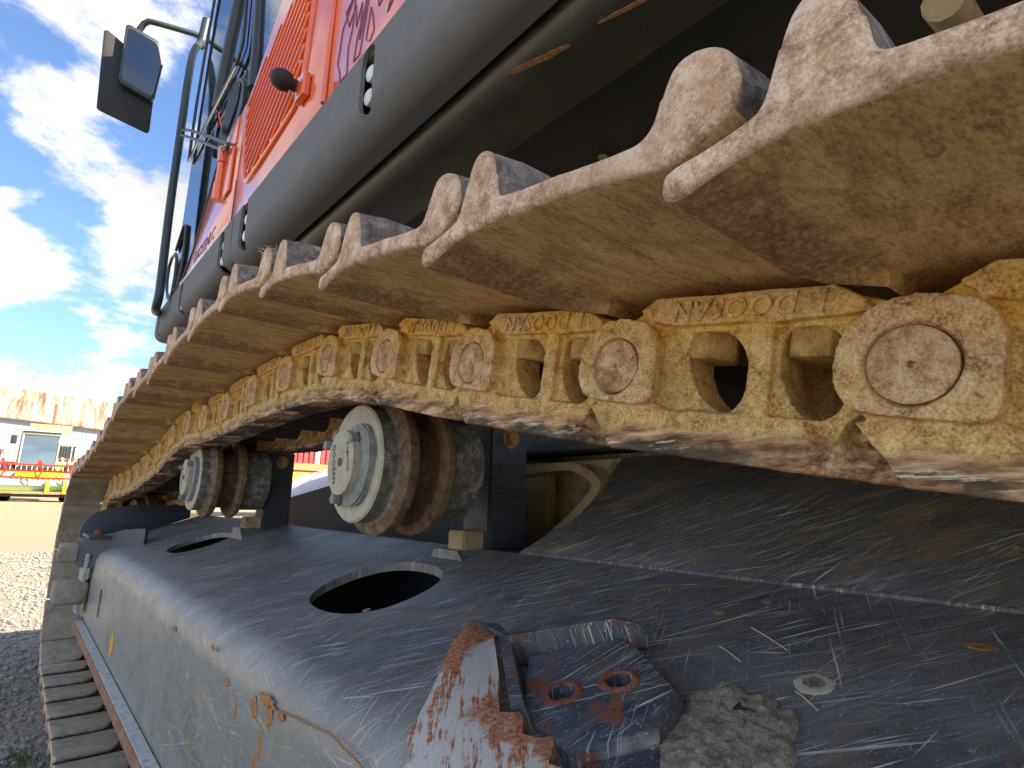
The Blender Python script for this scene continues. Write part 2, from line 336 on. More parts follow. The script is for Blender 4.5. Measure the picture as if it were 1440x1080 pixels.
MAT['rust_red'] = mat_rust('red brown rust', (0.10, 0.03, 0.018), (0.26, 0.10, 0.06), (0.42, 0.25, 0.17), sc=120, grain=700, bump=0.9)
MAT['rust_orange'] = mat_rust('orange rust flake', (0.20, 0.08, 0.03), (0.42, 0.20, 0.08), (0.55, 0.36, 0.18), sc=160, grain=900, bump=0.9)
def step_paint():
    t = frame_paint('chipped dark step paint', base=(0.034, 0.042, 0.055), dustc=(0.36, 0.28, 0.19), dust=0.3, scr=1.0, rough=0.42, rots=(10, 16, 4, 40, -25, 70, 22, 8), film=0.3, filmc=(0.12, 0.14, 0.17))
    rc = t.rng(t.noise(34, 8, 0.7, t.map(t.pos(), loc=(6, 3, 1))), 0.57, 0.61)
    old = t.b.inputs['Base Color'].links[0].from_socket
    t.col(t.mix(rc, old, (0.24, 0.09, 0.05))); return t.m
MAT['step_paint'] = step_paint()
def mud():
    t = NT('dried grey mud'); a = t.noise(90, 10, 0.75); b = t.noise(600, 4, 0.7)
    t.col(t.ramp(t.math('ADD', t.math('MULTIPLY', a, 0.6), t.math('MULTIPLY', b, 0.4)), [(0.38, (0.16, 0.125, 0.085)), (0.5, (0.40, 0.34, 0.25)), (0.62, (0.62, 0.55, 0.43))])).rough(0.95)
    t.bump(t.math('ADD', a, b), 1.0, 0.002); return t.m
MAT['mud'] = mud()
MAT['leaf'] = mat_plain('withered leaf', (0.13, 0.15, 0.065), 0.7, var=0.4, sc=300)
MAT['straw'] = mat_plain('pale straw', (0.60, 0.54, 0.38), 0.8)
def ground():
    t = NT('gravel yard'); p = t.pos()
    v = t.vor(55); v2 = t.vor(150); a = t.noise(3, 6, 0.6); b = t.noise(200, 4, 0.7)
    c1 = t.mix(t.sepz(v.outputs['Color'])[0], (0.20, 0.185, 0.165), (0.38, 0.36, 0.33))
    c2 = t.mix(t.sepz(v2.outputs['Color'])[1], (0.16, 0.145, 0.12), (0.44, 0.41, 0.36))
    c = t.mix(0.5, c1, c2); c = t.mix(t.rng(v.outputs['Distance'], 0.5, 0.9, 0, 0.5), c, (0.12, 0.105, 0.085))
    c = t.mix(t.rng(a, 0.4, 0.65, 0, 0.7), c, (0.42, 0.35, 0.24))
    y = t.sepz(p)[1]
    c = t.mix(t.math('MULTIPLY', t.rng(y, 4, 12), 0.7), c, (0.40, 0.30, 0.165))  # sandier with distance: warmth of the sunlit yard put into the colour
    c = t.mix(t.math('MULTIPLY', t.rng(t.noise(5, 8, 0.7, t.map(p, loc=(2, 2, 0))), 0.62, 0.68), 0.5), c, (0.07, 0.09, 0.03))
    t.col(c).rough(0.95)
    t.bump(t.math('ADD', t.math('MULTIPLY', v.outputs['Distance'], -1.5), t.math('ADD', t.math('MULTIPLY', v2.outputs['Distance'], -0.6), b)), 0.9, 0.012); return t.m
MAT['ground'] = ground()
MAT['pebble'] = mat_rust('pebble grey', (0.14, 0.125, 0.11), (0.27, 0.25, 0.22), (0.40, 0.38, 0.34), sc=12, grain=300, lo=0.3, hi=0.7)
MAT['grass'] = mat_plain('short grass', (0.07, 0.11, 0.025), 0.7)
MAT['lime'] = mat_plain('lime green paint', (0.42, 0.62, 0.02), 0.4)
MAT['red'] = mat_plain('red paint', (0.70, 0.035, 0.018), 0.45)
MAT['cream'] = mat_plain('cream white paint', (0.42, 0.45, 0.36), 0.45)
MAT['tyre'] = mat_plain('tyre rubber', (0.02, 0.02, 0.02), 0.8)
MAT['falu'] = mat_plain('red shed boards', (0.45, 0.04, 0.03), 0.8, var=0.3)
MAT['trailer_red'] = mat_plain('red trailer panel', (0.50, 0.06, 0.07), 0.5)
MAT['bed_orange'] = mat_plain('faded orange steel', (0.55, 0.22, 0.10), 0.7)
MAT['yellow'] = mat_plain('yellow paint', (0.72, 0.62, 0.02), 0.5)
MAT['sticker_yellow'] = mat_plain('orange yellow sticker', (0.75, 0.42, 0.02), 0.5)
MAT['tan'] = mat_rust('tan dusty casting', (0.28, 0.21, 0.10), (0.46, 0.37, 0.20), (0.62, 0.51, 0.31), (0.10, 0.05, 0.02), sc=16, grain=500, bump=0.4, lo=0.3, hi=0.7)
def barn_roof():
    t = NT('rust streaked roof sheet'); p = t.pos()
    s_ = t.noise(1.0, 6, 0.7, t.map(p, (1.8, 0.12, 0.12)))
    t.col(t.ramp(s_, [(0.42, (0.33, 0.32, 0.27)), (0.52, (0.26, 0.225, 0.16)), (0.62, (0.15, 0.09, 0.045))])).rough(0.6); return t.m
MAT['barn_roof'] = barn_roof()
MAT['barn_wall'] = mat_plain('pale wall sheet', (0.34, 0.375, 0.42), 0.6)

# ------------------------------------------------------------------ mesh helpers
def link_obj(name, me, parent=None, mats=None):
    o = D.objects.new(name, me); COL.objects.link(o)
    if mats is not None:
        for x in (mats if isinstance(mats, (list, tuple)) else [mats]): me.materials.append(MAT[x] if isinstance(x, str) else x)
    if parent: o.parent = parent
    return o
def bm_obj(name, bm, mats, parent=None, smooth=None):
    me = D.meshes.new(name); bmesh.ops.recalc_face_normals(bm, faces=bm.faces); bm.to_mesh(me); bm.free()
    if smooth is not None:
        me.shade_smooth(); me.set_sharp_from_angle(angle=R(smooth))
    return link_obj(name, me, parent, mats)
def tag(o, label, cat, group=None, kind=None):
    o['label'] = label; o['category'] = cat
    if group: o['group'] = group
    if kind: o['kind'] = kind
    return o
def struct(o, label=None):
    o['kind'] = 'structure'
    if label: o['label'] = label
    return o
def empty(name, loc=(0, 0, 0)):
    o = D.objects.new(name, None); COL.objects.link(o); o.location = loc; o.empty_display_size = 0.2; return o
def add_box(bm, a, b, mi=0):
    a = Vector(a); b = Vector(b)
    vs_ = [bm.verts.new((x, y, z)) for x in (a.x, b.x) for y in (a.y, b.y) for z in (a.z, b.z)]
    fs = []
    for f in ((0, 1, 3, 2), (4, 6, 7, 5), (0, 4, 5, 1), (2, 3, 7, 6), (0, 2, 6, 4), (1, 5, 7, 3)):
        x = bm.faces.new([vs_[i] for i in f]); x.material_index = mi; fs.append(x)
    return vs_
def box(name, a, b, mat, parent=None, bev=0.0, seg=2):
    bm = bmesh.new(); add_box(bm, a, b)
    if bev: bmesh.ops.bevel(bm, geom=bm.edges[:], offset=bev, segments=seg, affect='EDGES', profile=0.5)
    return bm_obj(name, bm, mat, parent, 35 if bev else None)
def prism_x(bm, pts, x0, x1, mi=0):
    """polygon given as (y,z) extruded along x"""
    A = [bm.verts.new((x0, y, z)) for y, z in pts]; B = [bm.verts.new((x1, y, z)) for y, z in pts]
    n = len(pts); fs = [bm.faces.new(A), bm.faces.new(B[::-1])]
    for i in range(n): fs.append(bm.faces.new((A[i], B[i], B[(i+1) % n], A[(i+1) % n])))
    for f in fs: f.material_index = mi
    return A, B, fs
def prism_axes(bm, pts, o, ax, ay, n, t0, t1, mi=0):
    """polygon in plane (o, ax, ay), thickness along n"""
    o, ax, ay, n = map(Vector, (o, ax, ay, n))
    A = [bm.verts.new(o+ax*u+ay*v+n*t0) for u, v in pts]; B = [bm.verts.new(o+ax*u+ay*v+n*t1) for u, v in pts]
    k = len(pts); fs = [bm.faces.new(A), bm.faces.new(B[::-1])]
    for i in range(k): fs.append(bm.faces.new((A[i], B[i], B[(i+1) % k], A[(i+1) % k])))
    for f in fs: f.material_index = mi
def slab_pts(name, pts3, nrm, thick, mat, parent=None, bev=0.0, seg=2, smooth=35):
    """solid from a (nearly) planar polygon of 3-D points, thickened along -nrm"""
    bm = bmesh.new(); n = Vector(nrm).normalized()
    A = [bm.verts.new(Vector(p)) for p in pts3]; B = [bm.verts.new(Vector(p)-n*thick) for p in pts3]
    k = len(A); bm.faces.new(A); bm.faces.new(B[::-1])
    for i in range(k): bm.faces.new((A[i], B[i], B[(i+1) % k], A[(i+1) % k]))
    if bev:
        bmesh.ops.bevel(bm, geom=bm.edges[:], offset=bev, segments=seg, affect='EDGES', profile=0.5, clamp_overlap=True)
    return bm_obj(name, bm, mat, parent, smooth)
def chaikin(pts, it=2, q=0.2, closed=True):
    for _ in range(it):
        out = []; n = len(pts)
        for i in range(n if closed else n-1):
            a = Vector(pts[i]); b = Vector(pts[(i+1) % n])
            out += [tuple(a.lerp(b, q)), tuple(a.lerp(b, 1-q))]
        if not closed: out = [tuple(pts[0])] + out + [tuple(pts[-1])]
        pts = out
    return pts
def tube(name, path, r, mat, parent=None, seg=10, iters=2, closed=False, q=0.25):
    pts = [Vector(p) for p in chaikin(path, iters, q, closed)] if iters else [Vector(p) for p in path]
    bm = bmesh.new(); rings = []
    n = len(pts); prev = None
    for i, p in enumerate(pts):
        d = (pts[(i+1) % n if closed else min(i+1, n-1)]-pts[(i-1) if (closed or i) else 0]).normalized()
        if prev is None:
            u = d.cross(Vector((0.13, 0.21, 0.97))).normalized()
        else: u = (prev-d*prev.dot(d)).normalized()
        prev = u; w = d.cross(u)
        rings.append([bm.verts.new(p+(u*math.cos(2*math.pi*k/seg)+w*math.sin(2*math.pi*k/seg))*r) for k in range(seg)])
    for i in range(n if closed else n-1):
        a, b = rings[i], rings[(i+1) % n]
        for k in range(seg): bm.faces.new((a[k], a[(k+1) % seg], b[(k+1) % seg], b[k]))
    if not closed: bm.faces.new(rings[0][::-1]); bm.faces.new(rings[-1])
    return bm_obj(name, bm, mat, parent, 40)
def lathe_x(bm, prof, c=(0, 0, 0), seg=64, mats=None):
    """profile list of (x, r) turned round the X axis through c"""
    rings = []
    for x, r in prof:
        if r < 1e-6: rings.append([bm.verts.new((c[0]+x, c[1], c[2]))])
        else: rings.append([bm.verts.new((c[0]+x, c[1]+r*math.cos(2*math.pi*k/seg), c[2]+r*math.sin(2*math.pi*k/seg))) for k in range(seg)])
    for i in range(len(rings)-1):
        a, b = rings[i], rings[i+1]
        for k in range(seg):
            k2 = (k+1) % seg
            if len(a) == 1 and len(b) == 1: continue
            if len(a) == 1: f = bm.faces.new((a[0], b[k2], b[k]))
            elif len(b) == 1: f = bm.faces.new((a[k], a[k2], b[0]))
            else: f = bm.faces.new((a[k], a[k2], b[k2], b[k]))
            if mats: f.material_index = mats[i]
def hexbolt(name, mat, parent, loc, axis='X', r=0.010, h=0.008, washer=True, rot=0.0):
    bm = bmesh.new(); prof = [(0, 0), (0, r*0.88), (0.0012, r), (h, r)]
    def lx(prof, seg, ph=0):
        rings = [[bm.verts.new((x, rr*math.cos(2*math.pi*k/seg+ph), rr*math.sin(2*math.pi*k/seg+ph))) for k in range(seg)] for x, rr in prof]
        bm.faces.new(rings[0]); bm.faces.new(rings[-1][::-1])
        for a, b in zip(rings, rings[1:]):
            for k in range(seg): bm.faces.new((a[k], b[k], b[(k+1) % seg], a[(k+1) % seg]))
    lx([(0, r*0.86), (0.0015, r), (h, r)], 6, rot)
    if washer: lx([(h, r*1.2), (h+0.0005, r*1.35), (h+0.003, r*1.35)], 24)
    o = bm_obj(name, bm, mat, parent, 30)
    o.location = loc
    if axis == 'Y': o.rotation_euler = (0, 0, R(90))      # head faces -Y
    if axis == 'Z': o.rotation_euler = (0, R(-90), 0)     # head faces -Z
    return o
def text_mesh(name, body, size, mat, parent, mtx, extrude=0.0006, shear=0.0, bevel=0.0, space=1.0):
    c = D.curves.new(name, 'FONT'); c.body = body; c.size = size; c.extrude = extrude; c.bevel_depth = bevel
    c.align_x = 'CENTER'; c.align_y = 'CENTER'; c.shear = shear; c.space_character = space; c.resolution_u = 3
    o = D.objects.new(name, c); COL.objects.link(o)
    dg = bpy.context.evaluated_depsgraph_get(); me = D.meshes.new_from_object(o.evaluated_get(dg))
    D.objects.remove(o); D.curves.remove(c)
    me.materials.clear()
    me.transform(mtx); me.name = name
    return link_obj(name, me, parent, mat)
def eval_mods(o):
    dg = bpy.context.evaluated_depsgraph_get(); me = D.meshes.new_from_object(o.evaluated_get(dg))
    old = o.data; o.modifiers.clear(); o.data = me; D.meshes.remove(old); return me
def smoothstep(a, b, x):
    t = max(0, min(1, (x-a)/(b-a))); return t*t*(3-2*t)

# ------------------------------------------------------------------ ground
def ground_z(x, y):
    z = 0.0
    z += smoothstep(8, 40, y)*0.29 + max(0, y-40)*0.010
    return z
def make_ground():
    bm = bmesh.new(); xs = []; 
    xs = [-400, -200, -100, -50, -25, -12, -6, -4, -3] + [-2+0.08*i for i in range(50)] + [2.2, 3, 4, 6, 12, 25, 50, 100, 200, 400]
    ys = [-400, -150, -50, -20, -8, -4, -2, 0] + [0.6+0.09*i for i in range(70)] + [7.2+0.4*i for i in range(24)] + [18, 20, 24, 28, 34, 40, 50, 60, 80, 120, 200, 400]
    g = []
    for y in ys:
        row = []
        for x in xs:
            z = ground_z(x, y)
            if -3 < x < 3 and 0 < y < 17: z += 0.012*noise.noise(Vector((x*3, y*3, 0)))+0.02*noise.noise(Vector((x*0.7, y*0.7, 5)))-0.008
            row.append(bm.verts.new((x, y, z)))
        g.append(row)
    for j in range(len(ys)-1):
        for i in range(len(xs)-1): bm.faces.new((g[j][i], g[j][i+1], g[j+1][i+1], g[j+1][i]))
    o = bm_obj('ground', bm, 'ground', None, 180); struct(o, 'gravel yard, bright sandy in the sun and grey in the shade')
make_ground()
def pebbles():
    V = []; Fc = []
    ico = bmesh.new(); bmesh.ops.create_icosphere(ico, subdivisions=1, radius=1)
    iv = [v.co.copy() for v in ico.verts]; jf = [[v.index for v in f.verts] for f in ico.faces]; ico.free()
    rnd = random.Random(3)
    for k in range(9000):
        y = 1.6+rnd.random()**1.6*8; x = rnd.uniform(-0.25, 0.35+0.05*y)
        s = (rnd.random()**3*0.011+0.003)*(1+0.06*y)
        q = Matrix.Rotation(rnd.random()*6.28, 3, 'Z') @ Matrix.Rotation(rnd.random()*0.6, 3, 'X')
        sx, sy, sz = s*rnd.uniform(.8, 1.5), s*rnd.uniform(.7, 1.2), s*rnd.uniform(.45, .8)
        z = ground_z(x, y)+0.012*noise.noise(Vector((x*3, y*3, 0)))+0.02*noise.noise(Vector((x*0.7, y*0.7, 5)))-0.008
        b = len(V)
        for v in iv:
            w = q @ Vector((v.x*sx*(1+0.25*rnd.uniform(-1, 1)), v.y*sy, v.z*sz)); V.append((x+w.x, y+w.y, z+w.z+sz*0.3))
        for f in jf: Fc.append([b+i for i in f])
    me = D.meshes.new('gravel'); me.from_pydata(V, [], Fc); me.shade_smooth()
    o = link_obj('gravel', me, None, 'pebble'); tag(o, 'loose grey stones scattered on the yard beside the track', 'gravel', kind='stuff')
pebbles()
def grass():
    V = []; Fc = []; rnd = random.Random(5)
    for cx, cy, n, sp in ((0.12, 2.2, 160, .05), (0.14, 1.95, 140, .05), (0.03, 3.0, 120, .08), (0.10, 3.6, 90, .1), (0.05, 8.5, 60, .3)):
        for k in range(n):
            x = rnd.gauss(cx, sp*0.6); y = rnd.gauss(cy, sp); h = rnd.uniform(.01, .03); a = rnd.random()*6.28; w = .0012
            z = ground_z(x, y)-0.008; b = len(V); l = h*0.5
            V += [(x-w, y, z), (x+w, y, z), (x+l*math.cos(a), y+l*math.sin(a), z+h)]; Fc.append((b, b+1, b+2))
    me = D.meshes.new('grass'); me.from_pydata(V, [], Fc)
    o = link_obj('grass', me, None, 'grass'); tag(o, 'small sparse green tufts growing in the gravel next to the lower shoes', 'grass', kind='stuff')
grass()

# ------------------------------------------------------------------ excavator
EX = empty('excavator', (0, 0, 0))
tag(EX, 'orange and black crawler excavator seen closely along its muddy steel track', 'excavator')

# --- track path
PY = [0.084, 0.272, 0.458, 0.644, 0.831, 1.021, 1.211, 1.401, 1.591, 1.781, 1.969, 2.154, 2.342, 2.531, 2.72, 2.91, 3.1]
PZ = [0.793, 0.824, 0.859, 0.900, 0.931, 0.933, 0.928, 0.917, 0.911, 0.918, 0.894, 0.852, 0.824, 0.803, 0.782, 0.770, 0.766]
rear = []
y, z = PY[0], PZ[0]; a = 0.16
for k in range(8):
    y -= 0.19*math.cos(a); z -= 0.19*math.sin(a); a -= 0.028; rear.append((y, z))
upper = rear[::-1] + list(zip(PY, PZ))
ZL = 0.087; RI = (0.766-ZL)/2; YI = 3.20; ZI = ZL+RI
dense = [(3.1, 0.766), (YI, 0.766)]
for k in range(1, 181): t = math.pi/2-math.pi*k/180; dense.append((YI+RI*math.cos(t), ZI+RI*math.sin(t)))
dense.append((-1.6, ZL))
wrap = []; cur = Vector((3.1, 0.766)); seg_i = 0; frac = 0.0
i = 0; tpar = 0.0
while True:
    found = False
    while i < len(dense)-1:
        A = Vector(dense[i]); B = Vector(dense[i+1]); n_ = max(1, int((B-A).length/0.0005))
        j = int(tpar*n_)
        while j <= n_:
            P = A.lerp(B, j/n_)
            if (P-cur).length >= 0.19: found = True; tpar = j/n_; break
            j += 1
        if found: break
        i += 1; tpar = 0.0
    if not found or P.x < -1.3: break
    wrap.append((P.x, P.y)); cur = P
pins = upper + wrap
NP = len(pins)
XF = 0.329; XC = 0.481; WS = 0.600   # outer link face, track centre line, shoe width

# --- shoe mesh.  local frame: X across, Y forward, Z up, origin at the pin; a = -Y
def shoe_mesh():
    prof = [(-.0492, .0478), (-.0470, .0415), (-.0405, .0395), (-.022, .0478), (-.0045, .0530), (.03, .0570), (.071, .0575), (.118, .0573), (.1414, .0545), (.156, .0600),
            (.1708, .0705), (.1730, .080), (.1705, .0935), (.1645, .1030), (.1550, .1068), (.1465, .1060), (.1405, .1010), (.1372, .0910), (.1345, .0765), (.1287, .0708), (.118, .0702),
            (.0836, .0702), (.034, .0704), (.0275, .0725), (.0245, .084), (.0205, .0975), (.0160, .1055), (.0095, .1085), (.0028, .1065), (-.0018, .0990), (-.0044, .084), (-.0075, .0665), (-.0130, .0625), (-.036, .0560), (-.0460, .0530)]
    prof = chaikin(prof, 2, 0.25)
    n = len(prof); P = [Vector(p) for p in prof]
    # inward normals
    nor = []
    for i in range(n):
        t = (P[(i+1) % n]-P[i-1]).normalized(); nor.append(Vector((-t.y, t.x)))
    area = sum(P[i].x*P[(i+1) % n].y-P[(i+1) % n].x*P[i].y for i in range(n))
    if area < 0: nor = [-v for v in nor]
    nst = 34
    stations = [(0, .0026), (.0006, .0014), (.0016, .0005), (.0032, 0)] + [(.012+(WS-.024)*k/nst, 0) for k in range(nst+1)] + [(WS-.0032, 0), (WS-.0016, .0005), (WS-.0006, .0014), (WS, .0026)]
    bm = bmesh.new(); rings = []
    for s_i, (x, ins) in enumerate(stations):
        ring = []
        xa = x+0.181-XC   # relative to centre
        for i in range(n):
            q = P[i]+nor[i]*ins; a, b = q.x, q.y
            # lip notches over the two link strands
            if a < 0.0:
                wn_ = smoothstep(0.178, 0.150, abs(xa))*smoothstep(0.050, 0.070, abs(xa))
                lim = -0.010
                if a < lim: a = a+(lim-a)*wn_*0.98
                e2 = min(x, WS-x); rc = .006
                if e2 < rc: a = max(a, -.0492+rc-math.sqrt(rc*rc-(rc-e2)**2))
            # grouser tops worn unevenly, ends drop off slightly
            if b > 0.088: 
                e = min(x, WS-x); b -= 0.004*smoothstep(0.03, 0.0, e)
                b += 0.0012*noise.noise(Vector((x*25, a*60, 1.0)))
            if s_i < 3 or s_i > len(stations)-4: b += .0007*noise.noise(Vector((a*60, b*60, 2))); a += .0007*noise.noise(Vector((a*60, b*60, 7)))
            if b < .06 and a > -0.03 and a < 0.13: b += 0.0006*noise.noise(Vector((x*18, a*30, 4.0)))
            ring.append(bm.verts.new((xa, -a, b)))
        rings.append(ring)
    for s in range(len(rings)-1):
        for i in range(n):
            j = (i+1) % n; f = bm.faces.new((rings[s][i], rings[s][j], rings[s+1][j], rings[s+1][i]))
            zc = (P[i].y+P[j].y)/2; ac = (P[i].x+P[j].x)/2
            inner = s >= 3 and s < len(rings)-4
            under = (zc < .0625 or (ac > .1414 and zc < .0715)) and not (ac < -.012 and zc > .0475+(ac+.049)*.2)
            f.material_index = (0 if under else 2) if inner else 1
    for ring in (rings[0], rings[-1][::-1]):
        f = bm.faces.new(ring); f.material_index = 1
    me = D.meshes.new('track_shoe'); bmesh.ops.triangulate(bm, faces=[f for f in bm.faces if len(f.verts) > 6]); bmesh.ops.recalc_face_normals(bm, faces=bm.faces); bm.to_mesh(me); bm.free()
    me.shade_smooth(); me.set_sharp_from_angle(angle=R(42))
    for k in ('shoe_under', 'shoe_end', 'grouser'): me.materials.append(MAT[k])
    return me
SHOE = shoe_mesh()
SHOE_LOW = SHOE.copy(); SHOE_LOW.materials[0] = MAT['shoe_low']; SHOE_LOW.name = 'track_shoe_lower'

def link_mesh():
    """outer strand link, local: X inboard from the boss face, Y forward (a=-Y), Z up"""
    def flat(outline, holes, x0, x1):
        c = D.curves.new('t', 'CURVE'); c.dimensions = '2D'; c.fill_mode = 'BOTH'
        for pl in [outline]+holes:
            s = c.splines.new('POLY'); s.points.add(len(pl)-1)
            for k, (a, b) in enumerate(pl): s.points[k].co = (a, b, 0, 1)
            s.use_cyclic_u = True
        c.extrude = (x1-x0)/2
        o = D.objects.new('t', c); COL.objects.link(o)
        me = D.meshes.new_from_object(o.evaluated_get(bpy.context.evaluated_depsgraph_get()))
        D.objects.remove(o); D.curves.remove(c)
        # curve frame (a, b, t) -> (x = mid + t, y = -a, z = b)
        mid = (x0+x1)/2
        me.transform(Matrix(((0, 0, 1, mid), (-1, 0, 0, 0), (0, 1, 0, 0), (0, 0, 0, 1))))
        return me
    arc = lambda r, t0, t1, n, c=(0, 0): [(c[0]+r*math.cos(R(t0+(t1-t0)*k/n)), c[1]+r*math.sin(R(t0+(t1-t0)*k/n))) for k in range(n+1)]
    parts = []
    boss = arc(.0365, 72, 222, 18)+[(-.012, -.0265), (.0285, -.0275), (.0345, -.0250), (.0370, -.0190), (.0368, .0150), (.0330, .0250), (.0240, .0330)]
    parts.append(flat(boss, [arc(.0218, 0, 345, 23)], 0.0, 0.020))
    parts.append(flat(boss, [arc(.0205, 0, 345, 23)], 0.004, 0.052)); parts.append(flat(arc(.024, 0, 345, 23), [], 0.0085, 0.052))
    win1 = chaikin([(.052, .026), (.082, .0275), (.0985, .010), (.0995, -.017), (.088, -.030), (.074, -.026), (.059, -.010)], 2, .25)
    win2 = chaikin([(.121, .0245), (.147, .0255), (.1585, .012), (.160, -.015), (.150, -.030), (.135, -.030), (.123, -.014), (.1185, .004)], 2, .25)
    body = [(-.030, -.020), (-.030, .012), (-.018, .028), (-.004, .035), (.012, .040), (.030, .0495), (.150, .0470), (.163, .038), (.178, .032), (.198, .020), (.198, -.008), (.176, -.018), (.160, -.030), (.150, -.048), (.145, -.052), (.02, -.052), (.0, -.050)]
    parts.append(flat(body, [win1, win2], .0135, .046))
    # raised ribs: top band, post between the windows, lower shoulder
    parts.append(flat([(.016, .0415), (.031, .0497), (.150, .0470), (.165, .0385), (.172, .0300), (.119, .0275), (.092, .0285), (.050, .0285), (.028, .0330)], [], .0040, .03))
    parts.append(flat([(.1015, .031), (.1165, .031), (.1160, -.036), (.1020, -.036)], [], .0075, .03))
    parts.append(flat([(.030, -.024), (.045, -.030), (.060, -.0345), (.100, -.0390), (.146, -.0400), (.150, -.050), (.0, -.052), (-.022, -.026)], [], .0085, .03))
    # rail
    bm = bmesh.new()
    plan = [(0.0, .0050), (.1430, .0050), (.1480, .0110), (.1600, .0280), (.1880, .0440), (.1960, .0460), (.1960, .064), (0.0, .064)]
    def rail(plan, z0, z1, da=0.0):
        A = [bm.verts.new((x, -a, z0)) for a, x in plan]; B = [bm.verts.new((x, -(a+da if k in (0, len(plan)-1) else a), z1)) for k, (a, x) in enumerate(plan)]
        bm.faces.new(A); bm.faces.new(B[::-1]); n = len(plan)
        for k in range(n): bm.faces.new((A[k], B[k], B[(k+1) % n], A[(k+1) % n]))
    rail(plan, -.0612, -.0425, -.014); rail([(-.014, .0065), (.142, .0070), (.149, .016), (.160, .032), (.190, .05), (-.014, .05)], -.044, -.030, -.012)
    bmesh.ops.recalc_face_normals(bm, faces=bm.faces)
    me = D.meshes.new('r'); bm.to_mesh(me); bm.free(); parts.append(me)
    # tail eye, set inboard
    parts.append(flat(arc(.0345, 0, 350, 30, (.190, 0)), [], .030, .066))
    parts.append(flat([(.163, .036), (.178, .034), (.200, .030), (.205, -.028), (.180, -.036), (.163, -.040)], [], .022, .060))
    parts.append(flat([(.006, .0375), (.016, .0430), (.030, .0497), (.150, .0470), (.164, .040), (.182, .034), (.182, .025), (.006, .025)], [], .011, .060))
    bm = bmesh.new()
    for p in parts: bm.from_mesh(p); D.meshes.remove(p)
    me = D.meshes.new('track_link'); bm.to_mesh(me); bm.free()
    o = D.objects.new('t', me); COL.objects.link(o)
    r = o.modifiers.new('r', 'REMESH'); r.mode = 'VOXEL'; r.voxel_size = 0.0014; r.adaptivity = 0.0
    s = o.modifiers.new('s', 'SMOOTH'); s.factor = 0.5; s.iterations = 3
    d = o.modifiers.new('d', 'DECIMATE'); d.ratio = 0.55
    me = eval_mods(o); D.objects.remove(o)
    for v in me.vertices:
        c = v.co; k = 0.0007*noise.noise(c*55)+0.0004*noise.noise(c*170)+0.00022*noise.noise(c*420)
        v.co += v.normal*k
    me.name = 'track_link'; me.materials.clear(); me.materials.append(MAT['link']); me.shade_smooth()
    return me
LINK = link_mesh()
LINK_LO = None
def lo_copy(me, ratio):
    o = D.objects.new('t', me.copy()); COL.objects.link(o)
    d = o.modifiers.new('d', 'DECIMATE'); d.ratio = ratio
    m2 = eval_mods(o); D.objects.remove(o); m2.shade_smooth(); return m2
LINK_LO = lo_copy(LINK, 0.08)

def pin_mesh():
    bm = bmesh.new()
    lathe_x(bm, [(.016, 0.0), (.0050, 0.0), (.0045, .0012), (.0014, .0020), (.0006, .004), (.0006, .0180), (.0018, .0200), (.012, .0205)], seg=48)
    me = D.meshes.new('pin'); bmesh.ops.recalc_face_normals(bm, faces=bm.faces); bm.to_mesh(me); bm.free(); me.shade_smooth(); me.set_sharp_from_angle(angle=R(50)); me.materials.append(MAT['pin']); return me
PIN = pin_mesh()
def bush_mesh():
    bm = bmesh.new(); lathe_x(bm, [(.058, 0), (.058, .031), (2*(XC-XF)-.058, .031), (2*(XC-XF)-.058, 0)], seg=28)
    me = D.meshes.new('bushing'); bmesh.ops.recalc_face_normals(bm, faces=bm.faces); bm.to_mesh(me); bm.free(); me.shade_smooth(); me.set_sharp_from_angle(angle=R(50)); me.materials.append(MAT['dark_inside']); return me
BUSH = bush_mesh()
def nut_mesh():
    bm = bmesh.new()
    def ring(r, z, seg=6, ph=0.3): return [bm.verts.new((r*math.cos(2*math.pi*k/seg+ph), r*math.sin(2*math.pi*k/seg+ph), z)) for k in range(seg)]
    rs = [ring(.0212, .034), ring(.0212, .0105), ring(.0195, .0075)]
    bm.faces.new(rs[0]); bm.faces.new(rs[-1][::-1])
    for a, b in zip(rs, rs[1:]):
        for k in range(6): bm.faces.new((a[k], a[(k+1) % 6], b[(k+1) % 6], b[k]))
    bmesh.ops.bevel(bm, geom=[e for e in bm.edges], offset=.0009, segments=2, affect='EDGES', profile=.5)
    me = D.meshes.new('bolt'); bmesh.ops.recalc_face_normals(bm, faces=bm.faces); bm.to_mesh(me); bm.free(); me.shade_smooth(); me.set_sharp_from_angle(angle=R(40)); me.materials.append(MAT['bolt_rust']); return me
NUT = nut_mesh()
# the embossed maker's word is cast upside down on the upper band of every link
def emb():
    # reads correctly when the link is turned upside down
    M_ = Matrix(((0, 0, -1, .0040), (1, 0, 0, -.098), (0, -1, 0, .0385), (0, 0, 0, 1)))
    o = text_mesh('embossed_text', 'L DOOSAN', .0185, 'link', None, M_, extrude=.0016, shear=.15, bevel=.0004, space=1.12)
    me = o.data; D.objects.remove(o); return me
EMB = emb()

